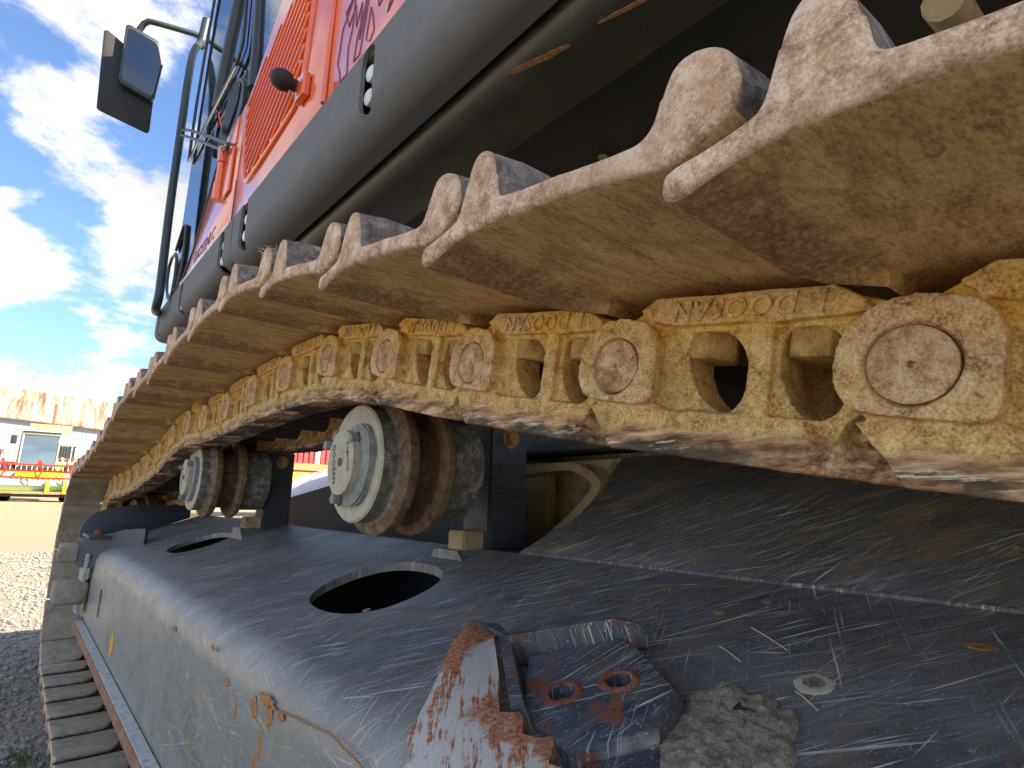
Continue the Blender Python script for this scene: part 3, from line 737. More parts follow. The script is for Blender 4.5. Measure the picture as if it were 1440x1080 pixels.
for k in range(1, NP):
    y1, z1 = pins[k]; y0, z0 = pins[k-1]
    ang = math.atan2(z1-z0, y1-y0)
    far = k > 8+17
    s = link_obj('track_shoe', SHOE if k < 8+18 else SHOE_LOW, EX); s.location = (XC, y1, z1); s.rotation_euler = (ang, 0, 0)
    s.rotation_euler.x += random.uniform(-.006, .006) if k > 8+4 else 0
    s.location.x += random.uniform(-.0015, .0015)
    hid = k > 8+22
    o = link_obj('track_link', LINK if k <= 8+11 else LINK_LO, EX); o.location = (XF, y1, z1); o.rotation_euler = (ang, 0, 0)
    if k > 3:
        q = link_obj('track_link', LINK_LO if k > 12 else LINK, EX); q.location = (2*XC-XF, y1, z1); q.rotation_euler = (ang, 0, 0); q.scale = (-1, 1, 1)
    b = link_obj('bushing', BUSH, o)
    if not hid:
        link_obj('pin', PIN, o)
        if k <= 8+12:
            for a in (.060, .1345):
                n_ = link_obj('bolt', NUT, o); n_.location = (.0325, -a, 0.0); n_.rotation_euler = (0, 0, random.random()*1.05)
            link_obj('embossed_text', EMB, o)

def tuft(name, c, n, ln, seed, label, g='dry grass caught in the track'):
    rnd = random.Random(seed); V = []; Fc = []
    for k in range(n):
        a = rnd.random()*6.28; e = rnd.uniform(-.9, .9); l = ln*rnd.uniform(.4, 1); p = Vector(c)+Vector((rnd.gauss(0, .003), rnd.gauss(0, .004), rnd.gauss(0, .003)))
        d = Vector((math.cos(a)*math.cos(e), math.sin(a)*math.cos(e), math.sin(e))); w = d.cross(Vector((.3, .5, .8))).normalized()*.0006; q = p+d*l*.6; r_ = p+d*l+Vector((0, 0, -l*.3)); b = len(V)
        V += [p-w, p+w, q+w, q-w, r_]; Fc += [(b, b+1, b+2, b+3), (b+3, b+2, b+4)]
    me = D.meshes.new(name); me.from_pydata(V, [], Fc); o = link_obj(name, me, None, 'straw'); tag(o, label, 'dry grass', g)
tuft('grass_wisp', (.190, .685, 1.010), 46, .020, 4, 'small wad of dry grass stuck on the shoe ends below the dark side skirt')
tuft('grass_wisp', (.400, 1.62, .862), 60, .030, 5, 'hanging wisp of dry grass above the far carrier roller')
# --- idler wheel and front
def idler():
    bm = bmesh.new(); r = RI-.062
    lathe_x(bm, [(-.075, 0), (-.075, .07), (-.06, .08), (-.05, r-.05), (-.06, r-.01), (-.058, r), (-.022, r), (-.020, r+.02), (.020, r+.02), (.022, r), (.058, r), (.06, r-.01), (.05, r-.05), (.06, .08), (.075, .07), (.075, 0)], (XC, YI, ZI), 72)
    bm_obj('idler_wheel', bm, 'flange_edge', EX, 40)
idler()

# --- carrier rollers
def roller(yr, zr, xr, first):
    bm = bmesh.new()
    r = .0915
    prof = [(0, .0), (0, .062), (.0, .0885), (.003, r), (.026, r-.001), (.029, .095), (.031, .1055), (.036, .1110), (.046, .1115), (.053, .1080), (.056, .096), (.060, .083), (.092, .083), (.096, .096),
            (.098, .1060), (.103, .1112), (.114, .1112), (.120, .1060), (.122, .096), (.125, r-.003), (.188, r-.003), (.191, .086), (.191, 0)]
    mi = [0, 0, 0, 1, 1, 3, 3, 3, 3, 3, 2, 2, 2, 3, 3, 3, 3, 3, 1, 1, 1, 1]
    lathe_x(bm, prof, (0, 0, 0), 96, mi)
    o = bm_obj('carrier_roller', bm, ['face', 'barrel', 'barrel_mid', 'flange_edge'], EX, 35); o.location = (xr, yr, zr)
    # cap: stepped casting, local y,z measured on the face
    cap_out = chaikin([(-.006, .060), (-.052, .056), (-.079, .016), (-.056, -.048), (-.030, -.067), (.046, -.065), (.054, -.040), (.070, -.004), (.072, .052), (.052, .056), (.030, .030), (.018, .036)], 2, .2)
    bm = bmesh.new(); prism_x(bm, cap_out, -.010, .001)
    bmesh.ops.bevel(bm, geom=[e for e in bm.edges if abs(e.verts[0].co.x+.010) < 1e-5 and abs(e.verts[1].co.x+.010) < 1e-5], offset=.003, segments=2, affect='EDGES')
    c = bm_obj('end_cap', bm, 'cap', o, 40)
    bm = bmesh.new(); hub = [(.046*math.cos(t*2*math.pi/40)+.004, .050*math.sin(t*2*math.pi/40)) for t in range(40)]
    prism_x(bm, hub, -.021, -.008)
    bmesh.ops.bevel(bm, geom=[e for e in bm.edges if abs(e.verts[0].co.x+.021) < 1e-5 and abs(e.verts[1].co.x+.021) < 1e-5], offset=.006, segments=3, affect='EDGES')
    bm_obj('hub', bm, 'face', c, 40)
    for (y, z) in ((-.027, .035), (.064, .029), (.020, -.056)):
        hexbolt('bolt', 'cap', c, (-.023, y, z), r=.0085, h=.013)
    bm = bmesh.new(); lathe_x(bm, [(.003, 0), (0, .0035), (.0, .006), (.002, .0065)], seg=20); g = bm_obj('grease_plug', bm, 'cap_text', c, 40); g.location = (-.0235, .003, .0)
    # lettering on the hub reads downwards on the roller face
    def tm(y, z, tilt=0): 
        # text x axis -> -Z, text y axis -> -Y ... seen from -X
        return Matrix.Translation((-.0212, y, z)) @ Matrix.Rotation(tilt, 4, 'X') @ Matrix(((0, 0, -1, 0), (0, -1, 0, 0), (-1, 0, 0, 0), (0, 0, 0, 1)))
    text_mesh('embossed_text', 'DOOSAN', .0145, 'cap_text', c, tm(.026, -.003, R(-10)), extrude=.0006)
    text_mesh('embossed_text', 'DAEWOO', .0100, 'cap_text', c, tm(-.021, .008, R(-10)), extrude=.0006)
    return o
roller(.845, .7775, .394, True)
roller(1.85, .7735, .377, False)
def roller_bracket(x0, x1, y0, y1, z0, z1):
    bm = bmesh.new(); add_box(bm, (x0, y0, z0), (x1, y1, z1))
    bmesh.ops.bevel(bm, geom=bm.edges[:], offset=.004, segments=2, affect='EDGES')
    o = bm_obj('roller_bracket', bm, 'black_paint', EX, 35)
    hexbolt('bolt', 'bolt_rust', o, (x0+(x1-x0)*.52, y0-.014, z1-.032), 'Y', r=.0135, h=.012)
    bm = bmesh.new(); add_box(bm, (x0-.045, y0+.012, z0+.012), (x0+.002, y1-.02, z0+.05)); bmesh.ops.bevel(bm, geom=bm.edges[:], offset=.003, segments=2, affect='EDGES')
    bm_obj('bracket_lug', bm, 'tan', o, 35)
    bm = bmesh.new(); prism_x(bm, [(y0-.03, z0-.02), (y0+.008, z0+.018), (y1, z0+.018), (y1+.02, z0-.02)], x0-.06, x0+.01)
    bm_obj('weld_pad', bm, 'frame', o, 35)
roller_bracket(.648, .738, .825, .905, .622, .872)
roller_bracket(.577, .655, 1.83, 1.91, .615, .862)

# --- track frame shell with access holes
TS = math.tan(R(18.2))
def zt(x): return .645+(x-.65)*TS
def frame():
    prof = [(.640, zt(.640)), (.60, zt(.60)), (.54, zt(.54)), (.48, zt(.48)), (.42, zt(.42)), (.38, zt(.38)), (.350, zt(.350))]
    # big bend between the sloping top and the upright side
    cx, cz, rr = .331, zt(.331)-.072, .068
    n = (-math.sin(R(18.2)), math.cos(R(18.2)))
    for k in range(13):
        t = R(108.2)+(R(180)-R(108.2))*k/12
        prof.append((cx+rr*math.cos(t), cz+rr*math.sin(t)))
    prof += [(.2628, .42), (.2626, .34), (.2624, .255)]
    P = [Vector(p) for p in prof]; th = .014
    inn = []
    for i, p in enumerate(P):
        t = (P[min(i+1, len(P)-1)]-P[max(i-1, 0)]).normalized(); nn = Vector((-t.y, t.x))  # left of travel = inward here
        inn.append(p+nn*th)
    poly = P+inn[::-1]
    ys = [-1.5, -.6]+[-.3+.1*k for k in range(33)]
    ys = [y for y in ys if y < 2.86]+[2.86]
    bm = bmesh.new(); rings = [[bm.verts.new((p.x, y, p.y)) for p in poly] for y in ys]
    m_ = len(poly)
    for a, b in zip(rings, rings[1:]):
        for k in range(m_):
            f = bm.faces.new((a[k], a[(k+1) % m_], b[(k+1) % m_], b[k]))
            f.material_index = 0
    bm.faces.new(rings[0]); bm.faces.new(rings[-1][::-1])
    o = bm_obj('track_frame', bm, ['frame'], EX)
    def cutter(cx, cy, rx, ry, ax='Z'):
        b2 = bmesh.new(); pts = []
        for k in range(56):
            t = 2*math.pi*k/56; c, s = math.cos(t), math.sin(t); e = 2/2.35
            pts.append((rx*abs(c)**e*(1 if c > 0 else -1), ry*abs(s)**e*(1 if s > 0 else -1)))
        if ax == 'Z': A = [b2.verts.new((cx+u, cy+v, .45)) for u, v in pts]; B = [b2.verts.new((cx+u, cy+v, .75)) for u, v in pts]
        else: A = [b2.verts.new((.2, cx+u, cy+v)) for u, v in pts]; B = [b2.verts.new((.32, cx+u, cy+v)) for u, v in pts]
        b2.faces.new(A); b2.faces.new(B[::-1])
        for k in range(56): b2.faces.new((A[k], B[k], B[(k+1) % 56], A[(k+1) % 56]))
        return bm_obj('cut', b2, 'frame')
    cs = [cutter(.470, .892, .090, .128), cutter(.458, 2.030, .082, .127), cutter(2.375, .372, .035, .045, 'X')]
    for c in cs:
        md = o.modifiers.new('b', 'BOOLEAN'); md.object = c; md.operation = 'DIFFERENCE'; md.solver = 'EXACT'
    eval_mods(o)
    for c in cs: D.objects.remove(c)
    me = o.data; me.materials.clear(); me.materials.append(MAT['frame']); me.materials.append(MAT['frame_side'])
    for f in me.polygons:
        if f.center.z < .50 and f.normal.x < -.8: f.material_index = 1
    me.shade_smooth(); me.set_sharp_from_angle(angle=R(30))
    # bottom flange
    b2 = bmesh.new(); add_box(b2, (.2345, -1.5, .2327), (.2622, 2.84, .2635))
    bmesh.ops.bevel(b2, geom=b2.edges[:], offset=.003, segments=2, affect='EDGES')
    for f in b2.faces: f.material_index = 1 if f.calc_center_median().z > .262 else 0
    bm_obj('frame_flange', b2, ['rust_edge', 'weld_grey'], EX, 35)
    box('roller_guard_bar', (.31, -1.5, .19), (.33, 2.7, .2320), 'barrel', EX, .003)
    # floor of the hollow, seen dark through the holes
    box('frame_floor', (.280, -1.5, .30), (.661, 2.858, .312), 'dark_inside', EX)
    box('frame_inner_wall', (.662, .76, .30), (.676, 2.884, .640), 'black_paint', EX)
    # square end of the frame
    slab_pts('frame_end_plate', [(.270, 2.872, .25), (.661, 2.872, .25), (.661, 2.872, zt(.640)-.004), (.635, 2.872, zt(.635)-.012), (.340, 2.872, zt(.34)-.016), (.285, 2.872, .50), (.270, 2.872, .45)], (0, 1, 0), .012, 'frame_side', EX)
frame()
# leg of the car body rising inboard of the weld seam
def leg():
    pts = [(.642, .735, .6435), (.697, .716, .6753), (.735, .695, .6972), (.823, .710, .748), (.928, .758, .8086), (.95, .768, .8213), (.95, -1.5, .8213), (.642, -1.5, .6435)]
    o = slab_pts('leg_plate', pts, (-1, 0, 1.732), .014, 'frame_inner', EX, .002)
    box('leg_top', (.951, -1.5, .808), (1.5, .77, .8215), 'frame_inner', EX, .003)
    slab_pts('leg_edge_plate', [(.645, .738, .60), (.697, .719, .665), (.735, .698, .687), (.823, .713, .738), (.928, .761, .798), (.95, .77, .81), (.95, .77, .5), (.66, .74, .5)], (0, 1, 0), .012, 'frame_inner', EX)
    # weld bead along the seam
    bm = bmesh.new()
    pa = []
    for k in range(0, 110):
        y = -1.3+k*.0185
        pa.append((.6415+.0008*math.sin(k*2.1), y, .6438))
    tube('weld_bead', pa, .0022, 'frame', EX, 6, 0)
    # tan casting pocket behind the roller
    lipo = [(1.70, .862), (1.25, .8195), (1.12, .8285), (1.04, .831), (.985, .815), (.950, .789), (.941, .772), (.954, .746), (1.04, .678), (1.13, .63), (1.24, .56), (1.70, .50)]
    lipi = [(1.70, .842), (1.25, .8015), (1.12, .8085), (1.05, .811), (1.005, .797), (.975, .778), (.970, .770), (.980, .752), (1.05, .694), (1.13, .646), (1.24, .58), (1.70, .52)]
    lipo2 = chaikin(lipo, 2, .25, False); lipi2 = chaikin(lipi, 2, .25, False)
    bm = bmesh.new(); rows = []
    for P_, x in ((lipo2, 1.16), (lipo2, 1.085), (lipi2, 1.082), (lipi2, 1.16)): rows.append([bm.verts.new((x, y, z)) for y, z in P_])
    for a, b in zip(rows, rows[1:]):
        for k in range(len(a)-1): bm.faces.new((a[k], a[k+1], b[k+1], b[k]))
    bm_obj('pocket_lip', bm, 'tan', EX, 50)
    box('pocket_back', (1.155, .90, .45), (1.175, 1.75, .84), 'tan', EX)
    box('pocket_column', (1.10, 1.150, .45), (1.14, 1.30, .808), 'tan', EX, .004)
    box('car_body_wall', (1.178, -1.5, .40), (1.9, 1.72, .855), 'frame_inner', EX)
    box('car_body_top', (1.10, .70, .862), (1.9, 1.75, .93), 'black_paint', EX, .006)
    # front leg seen between the rollers: black side, scratched sloping top with a sky reflection painted pale
    slab_pts('front_leg_side', [(.95, 3.00, .690), (.95, 2.68, .725), (.95, 2.23, .776), (.95, 1.60, .836), (.95, 1.10, .88), (.95, 1.10, .30), (.95, 3.00, .30)], (-1, 0, 0), .015, 'black_paint', EX)
    slab_pts('front_leg_top', [(.952, 3.02, .692), (.952, 2.68, .727), (.952, 2.23, .778), (.952, 1.60, .838), (1.60, 2.60, .965), (1.60, 3.79, .928), (1.60, 4.40, .885)], (-.2, .1, 1), .012, 'sky_sheen_scuffs', EX)
def sky_sheen_scuffs():
    t = NT('scratched leg top with painted sky sheen'); p = t.pos()
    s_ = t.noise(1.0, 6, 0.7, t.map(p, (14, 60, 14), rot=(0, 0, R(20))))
    c = t.ramp(s_, [(0.40, (0.10, 0.08, 0.085)), (0.50, (0.62, 0.46, 0.43)), (0.66, (0.80, 0.80, 0.84))])  # scratches, with pale tones painted for sky reflecting in dark gloss paint
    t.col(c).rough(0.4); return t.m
MAT['sky_sheen_scuffs'] = sky_sheen_scuffs()
leg()

# --- front guards on the frame end
def guards():
    # curved near guard
    pts = [(.196, .566), (.205, .563), (.232, .560)]
    outer = [(2.62, .470), (2.70, .452), (2.62, .44)]
    bm = bmesh.new()
    ring_a = []
    path = [(.365, 2.40, .550, .606), (.348, 2.47, .540, .604), (.318, 2.56, .512, .594), (.288, 2.64, .470, .578), (.252, 2.70, .452, .566), (.220, 2.75, .452, .560), (.207, 2.82, .460, .556)]
    rows = []
    for x, y, zb, ztp in path:
        rows.append([(x, y, zb), (x, y, ztp), (x+.012, y+.014, ztp), (x+.012, y+.014, zb)])
    R_ = [[bm.verts.new(p) for p in r] for r in rows]
    for a, b in zip(R_, R_[1:]):
        for k in range(4): bm.faces.new((a[k], a[(k+1) % 4], b[(k+1) % 4], b[k]))
    bm.faces.new(R_[0]); bm.faces.new(R_[-1][::-1])
    bmesh.ops.bevel(bm, geom=[e for e in bm.edges if e.calc_face_angle(0) > 1.0], offset=.003, segments=2, affect='EDGES')
    bm_obj('chain_guard', bm, 'black_paint', EX, 50)
    # far guard with sloped nose
    slab_pts('chain_guard', [(.60, 2.885, zt(.60)), (.60, 2.885, .682), (.375, 2.885, .680), (.300, 2.885, .665), (.250, 2.885, .645), (.225, 2.885, .612), (.215, 2.885, .575), (.23, 2.885, .50), (.262, 2.885, .49), (.30, 2.885, zt(.30)-.01)], (0, -1, 0), .016, 'black_paint', EX, .003)
    box('guard_base', (.225, 2.62, .560), (.33, 2.884, .572), 'black_paint', EX, .003)
    for bx, by in ((.268, 2.80), (.262, 2.70)):
        hexbolt('bolt', 'rust_red', EX, (bx, by, .585), 'Z', r=.014, h=.011).rotation_euler = (0, R(90), 0)
    box('fork_arm', (.2625, 2.862, .255), (.30, 3.12, .470), 'frame_side', EX, .004)
    # lugs at the frame nose
    box('nose_lug', (.155, 2.79, .465), (.262, 2.87, .535), 'shoe_low', EX, .012, 3)
    box('nose_lug', (.155, 2.72, .322), (.262, 2.86, .402), 'shoe_low', EX, .014, 3)
    slab_pts('nose_plate', [(.2350, 2.70, .50), (.2350, 2.868, .52), (.2350, 2.868, .28), (.2350, 2.76, .28)], (-1, 0, 0), .012, 'weld_grey', EX, .002)
guards()
# yellow maker's sticker on the frame side
def sticker():
    bm = bmesh.new(); prism_x(bm, [(1.98+.030*math.cos(t*.35+.2*math.sin(t*3)), .318+.028*math.sin(t*.35)) for t in range(18)], .2606, .2624)
    bm_obj('sticker', bm, 'sticker_yellow', EX)
sticker()

def side_patch(y, z, ry, rz, seed, tilt=0.0, mat='rust_orange'):
    b2 = bmesh.new(); rows = []
    for k, (rr, x) in enumerate(((1.0, .26275), (.8, .26235), (0, .2618))):
        row = []
        for j in range(36):
            t = 2*math.pi*j/36; q = rr*(1+.55*noise.noise(Vector((math.cos(t)*2.2+seed, math.sin(t)*2.2, seed)))+.35*noise.noise(Vector((math.cos(t)*6+seed, math.sin(t)*6, seed))))
            u, v = q*ry*math.cos(t), q*rz*math.sin(t)
            row.append(b2.verts.new((x, y+u*math.cos(tilt)-v*math.sin(tilt), z+u*math.sin(tilt)+v*math.cos(tilt))))
        rows.append(row)
    for a, b in zip(rows[:2], rows[1:2]):
        for j in range(36): b2.faces.new((a[j], a[(j+1) % 36], b[(j+1) % 36], b[j]))
    b2.faces.new(rows[1]); bmesh.ops.delete(b2, geom=rows[2], context='VERTS')
    bm_obj('rust_spot', b2, mat, EX)
for a in ((.9075, .4693, .010, .006, 1), (.7481, .4864, .030, .007, 2), (.790, .468, .014, .012, 3), (.735, .472, .010, .014, 4), (.7561, .4347, .008, .016, 5), (.772, .410, .007, .012, 6), (1.27, .478, .016, .005, 7), (1.0, .497, .010, .005, 8), (.70, .482, .012, .005, 9), (.86, .45, .005, .010, 10)): side_patch(*a)
crk = [(.7457, .4793), (.70, .486), (.6478, .4942), (.60, .497), (.5601, .502), (.535, .499), (.514, .4965), (.4865, .492), (.45, .480)]
tube('rust_crack', [(.2630, y, z+.0015*math.sin(i*2.3)) for i, (y, z) in enumerate(crk)], .0010, 'rust_orange', EX, 6, 2)
# --- broken step bracket in front
NF = Vector((-math.sin(R(18.2)), 0, math.cos(R(18.2))))
def step():
    st = empty('step_bracket', (0, 0, 0)); st.parent = EX; st['label'] = 'broken rusty step bracket welded on the frame'
    def on(p, h): return Vector((p[0], p[1], zt(p[0])))+NF*h
    # base plate with two bolt holes
    outline = [(.402, .437), (.462, .372), (.452, .345), (.409, .272), (.371, .268), (.322, .308), (.338, .372)]
    bm = bmesh.new()
    me_o = slab_pts('step_base', [on(p, .016) for p in outline], NF, .016, 'step_paint', st, .0015)
    holes = ((.3725, .3625), (.4060, .3300))
    ax = Vector((math.cos(R(18.2)), 0, math.sin(R(18.2))))
    cs = []
    for hx, hy in holes:
        b2 = bmesh.new(); A = []; B = []
        for k in range(32):
            t = 2*math.pi*k/32; d = ax*(.0112*math.cos(t))+Vector((0, .0112*math.sin(t), 0)); c = on((hx, hy), 0)
            A.append(b2.verts.new(c+d+NF*.003)); B.append(b2.verts.new(c+d+NF*.05))
        b2.faces.new(A); b2.faces.new(B[::-1])
        for k in range(32): b2.faces.new((A[k], B[k], B[(k+1) % 32], A[(k+1) % 32]))
        cs.append(bm_obj('cut', b2, 'frame'))
    for c in cs:
        md = me_o.modifiers.new('b', 'BOOLEAN'); md.object = c; md.solver = 'EXACT'
    eval_mods(me_o); me_o.data.shade_smooth(); me_o.data.set_sharp_from_angle(angle=R(35))
    for c in cs: D.objects.remove(c)
    rnd = random.Random(11)
    for hx, hy in holes:      # raised rust rings
        b2 = bmesh.new(); c = on((hx, hy), .0158); rows = []
        for rr, h in ((.0112, .0), (.0118, .0018), (.0150, .0020), (.0178, .0004)):
            row = []
            for k in range(40):
                t = 2*math.pi*k/40; q = rr*(1+(.10*noise.noise(Vector((hx*90+math.cos(t)*1.3, math.sin(t)*1.3, rr*40)))) if rr > .0115 else 1)
                row.append(b2.verts.new(c+ax*(q*math.cos(t))+Vector((0, q*math.sin(t), 0))+NF*h))
            rows.append(row)
        for a, b in zip(rows, rows[1:]):
            for k in range(40): b2.faces.new((a[k], a[(k+1) % 40], b[(k+1) % 40], b[k]))
        bm_obj('bolt_hole_rim', b2, 'rust_red', st, 60)
    # standing back wall of the bracket
    wl = [(.409, .532), (.396, .456), (.428, .412), (.462, .376), (.474, .352)]
    b2 = bmesh.new(); rows = []
    for i, p in enumerate(wl):
        h = (.031, .034, .036, .034, .026)[i]; d = Vector((.009, .011, 0))
        a = on(p, .004); b = on(p, h); rows.append([b2.verts.new(v) for v in (a, b, b+d, a+d)])
    for a, b in zip(rows, rows[1:]):
        for k in range(4): b2.faces.new((a[k], a[(k+1) % 4], b[(k+1) % 4], b[k]))
    b2.faces.new(rows[0]); b2.faces.new(rows[-1][::-1])
    bmesh.ops.bevel(b2, geom=b2.edges[:], offset=.002, segments=2, affect='EDGES')
    bm_obj('step_wall', b2, 'step_paint', st, 40)
    # worn plate with the torn saw-tooth edge
    wp = [(.262, .412), (.300, .445), (.372, .515), (.400, .528), (.406, .512), (.398, .480), (.380, .455), (.352, .415), (.330, .388), (.313, .366), (.322, .352), (.318, .342), (.304, .330), (.305, .318),
          (.314, .308), (.306, .298), (.292, .292), (.294, .278), (.300, .266), (.288, .250), (.262, .240), (.236, .260), (.238, .330), (.244, .380)]
    pts = [on(p, .030+.004*smoothstep(.5, .3, p[1])) for p in wp]
    slab_pts('worn_tread', pts, NF, .009, 'worn_step', st, .0012)
    # dark return edge under the tread's inner side
    rows = []; b2 = bmesh.new()
    for p in [(.404, .525), (.410, .505), (.400, .478), (.384, .452), (.356, .412), (.336, .384), (.322, .362)]:
        a = on(p, .031); rows.append([b2.verts.new(v) for v in (a, a+Vector((.010, -.004, .001)), on(p, .0)+Vector((.016, -.006, 0)), on(p, .0)+Vector((.004, 0, 0)))])
    for a, b in zip(rows, rows[1:]):
        for k in range(4): b2.faces.new((a[k], a[(k+1) % 4], b[(k+1) % 4], b[k]))
    b2.faces.new(rows[0]); b2.faces.new(rows[-1][::-1])
    bmesh.ops.bevel(b2, geom=[e for e in b2.edges if e.calc_face_angle(0) > .8], offset=.002, segments=2, affect='EDGES')
    bm_obj('tread_return', b2, 'step_paint', st, 45)
    # lower dark tongue under the base plate
    slab_pts('step_tongue', [on(p, .006) for p in [(.330, .300), (.372, .270), (.352, .255), (.312, .262), (.296, .28)]], NF, .006, 'step_paint', st, .001)
    for p, s_ in (((.310, .326), .013), ((.300, .296), .012), ((.292, .262), .012)):
        b2 = bmesh.new(); bmesh.ops.create_icosphere(b2, subdivisions=2, radius=s_)
        for v in b2.verts: v.co = v.co*(1+.3*noise.noise(v.co*120))
        o = bm_obj('torn_lug', b2, 'step_paint', st, 60); o.location = on(p, .018); o.scale = (1.1, .9, .9)
step()
def mud_patch():
    b2 = bmesh.new(); N_ = 70
    # irregular thin cake of mud on the sloping plate
    g = {}
    x0, x1, y0, y1 = .325, .455, .175, .305
    for i in range(N_):
        for j in range(N_):
            x = x0+(x1-x0)*i/(N_-1); y = y0+(y1-y0)*j/(N_-1)
            u = (x-.395)/.052; v = (y-.240)/.052
            cl = (u*.8+v*.3)**2*.9+(v-u*.25)**2
            h = 1.0-cl+.55*noise.noise(Vector((x*28, y*28, 3)))+.35*noise.noise(Vector((x*80, y*80, 1)))
            g[i, j] = (x, y, h)
    vs_ = {}
    for (i, j), (x, y, h) in g.items():
        t = max(0, min(1, h*2.2)); hh = .0062*t**.5*(1+.35*noise.noise(Vector((x*120, y*120, 0)))+.3*noise.noise(Vector((x*400, y*400, 0))))-.0008
        vs_[i, j] = b2.verts.new(Vector((x, y, zt(x)))+NF*(hh if h > 0 else -.002))
    for i in range(N_-1):
        for j in range(N_-1):
            q = [(i, j), (i+1, j), (i+1, j+1), (i, j+1)]
            if max(g[k][2] for k in q) > 0: b2.faces.new([vs_[k] for k in q])
    bmesh.ops.delete(b2, geom=[v for v in b2.verts if not v.link_faces], context='VERTS')
    o = bm_obj('mud_cake', b2, 'mud', None, 60); tag(o, 'cracked grey dried mud caked beside the rusty step bracket', 'mud')
mud_patch()
def curl_leaf(name, c, s, a, mat, label, stem=True):
    b2 = bmesh.new(); pts = []
    for k in range(7):
        u = k/6; w = math.sin(u*math.pi)**.7*.42
        row = []
        for v in (-1, -.5, 0, .5, 1):
            x = (u-.5)*s; y = v*w*s; z = .12*s*abs(v)**2+.15*s*math.sin(u*3)+.02*s*noise.noise(Vector((u*6, v*4, s*100)))
            q = Matrix.Rotation(a, 3, 'Z') @ Vector((x, y, z)); row.append(b2.verts.new(Vector(c)+q+NF*.001))
        pts.append(row)
    for p, q in zip(pts, pts[1:]):
        for k in range(4): b2.faces.new((p[k], p[k+1], q[k+1], q[k]))
    bmesh.ops.solidify(b2, geom=b2.faces[:], thickness=.0004)
    return tag(bm_obj(name, b2, mat, None, 60), label, 'leaf')
curl_leaf('dried_leaf', (.430, .236, zt(.430)+.002), .018, 2.2, 'leaf', 'small withered green leaf lying right of the mud cake')
def straw(p, q, lab, bend=.003):
    p = Vector((p[0], p[1], zt(p[0])+.0015)); q = Vector((q[0], q[1], zt(q[0])+.0015)); mdl = (p+q)/2+Vector((bend, bend, .001))
    tag(tube('straw', [p, mdl, q], .0005, 'straw', None, 5, 2), lab, 'straw', 'straws lying on the frame plate')
straw((.505, .300), (.490, .272), 'short pale straw lying under the long curved one above the mud')
straw((.545, .290), (.520, .245), 'longest pale curved straw high on the plate', .006)
straw((.47, .218), (.455, .196), 'pale twig piece low at the right near the mud', .002)
# weld-spatter spot with grey ring
def spot(cx, cy, r, mat, nm, sx=1.0, h=.0012, seed=0.0):
    b2 = bmesh.new(); c = Vector((cx, cy, zt(cx))); ax = Vector((math.cos(R(18.2)), 0, math.sin(R(18.2))))
    rows = []
    for rr, hh in ((1.0, -.0002), (.85, h), (.5, h*.6)):
        rows.append([b2.verts.new(c+ax*(rr*r*sx*math.cos(t*.196)*(1+.25*noise.noise(Vector((math.cos(t*.196)*2+seed, math.sin(t*.196)*2, seed)))))+Vector((0, rr*r*math.sin(t*.196)*(1+.25*noise.noise(Vector((math.cos(t*.196)*2, math.sin(t*.196)*2+seed, 4)))), 0))+NF*hh) for t in range(32)])
    for a, b in zip(rows, rows[1:]):
        for k in range(32): b2.faces.new((a[k], a[(k+1) % 32], b[(k+1) % 32], b[k]))
    b2.faces.new(rows[-1])
    bm_obj(nm, b2, mat, EX, 60)
spot(.486, .211, .0150, 'face', 'dried_splash', 1.0, .0010)
spot(.486, .211, .0085, 'grouser', 'dried_splash', 1.0, .0016, 2.0)
for cx, cy, r, sx, sd in ((.565, .335, .007, .7, 1.), (.600, .300, .006, .6, 2.), (.58, .125, .010, .7, 3.), (.44, .60, .006, .8, 4.), (.52, .50, .005, .8, 5.), (.41, .80, .006, 1, 6.), (.60, .42, .006, 1, 7.), (.47, .44, .008, .5, 8.)):
    spot(cx, cy, r, 'rust_orange', 'rust_spot', sx, .0006, sd)

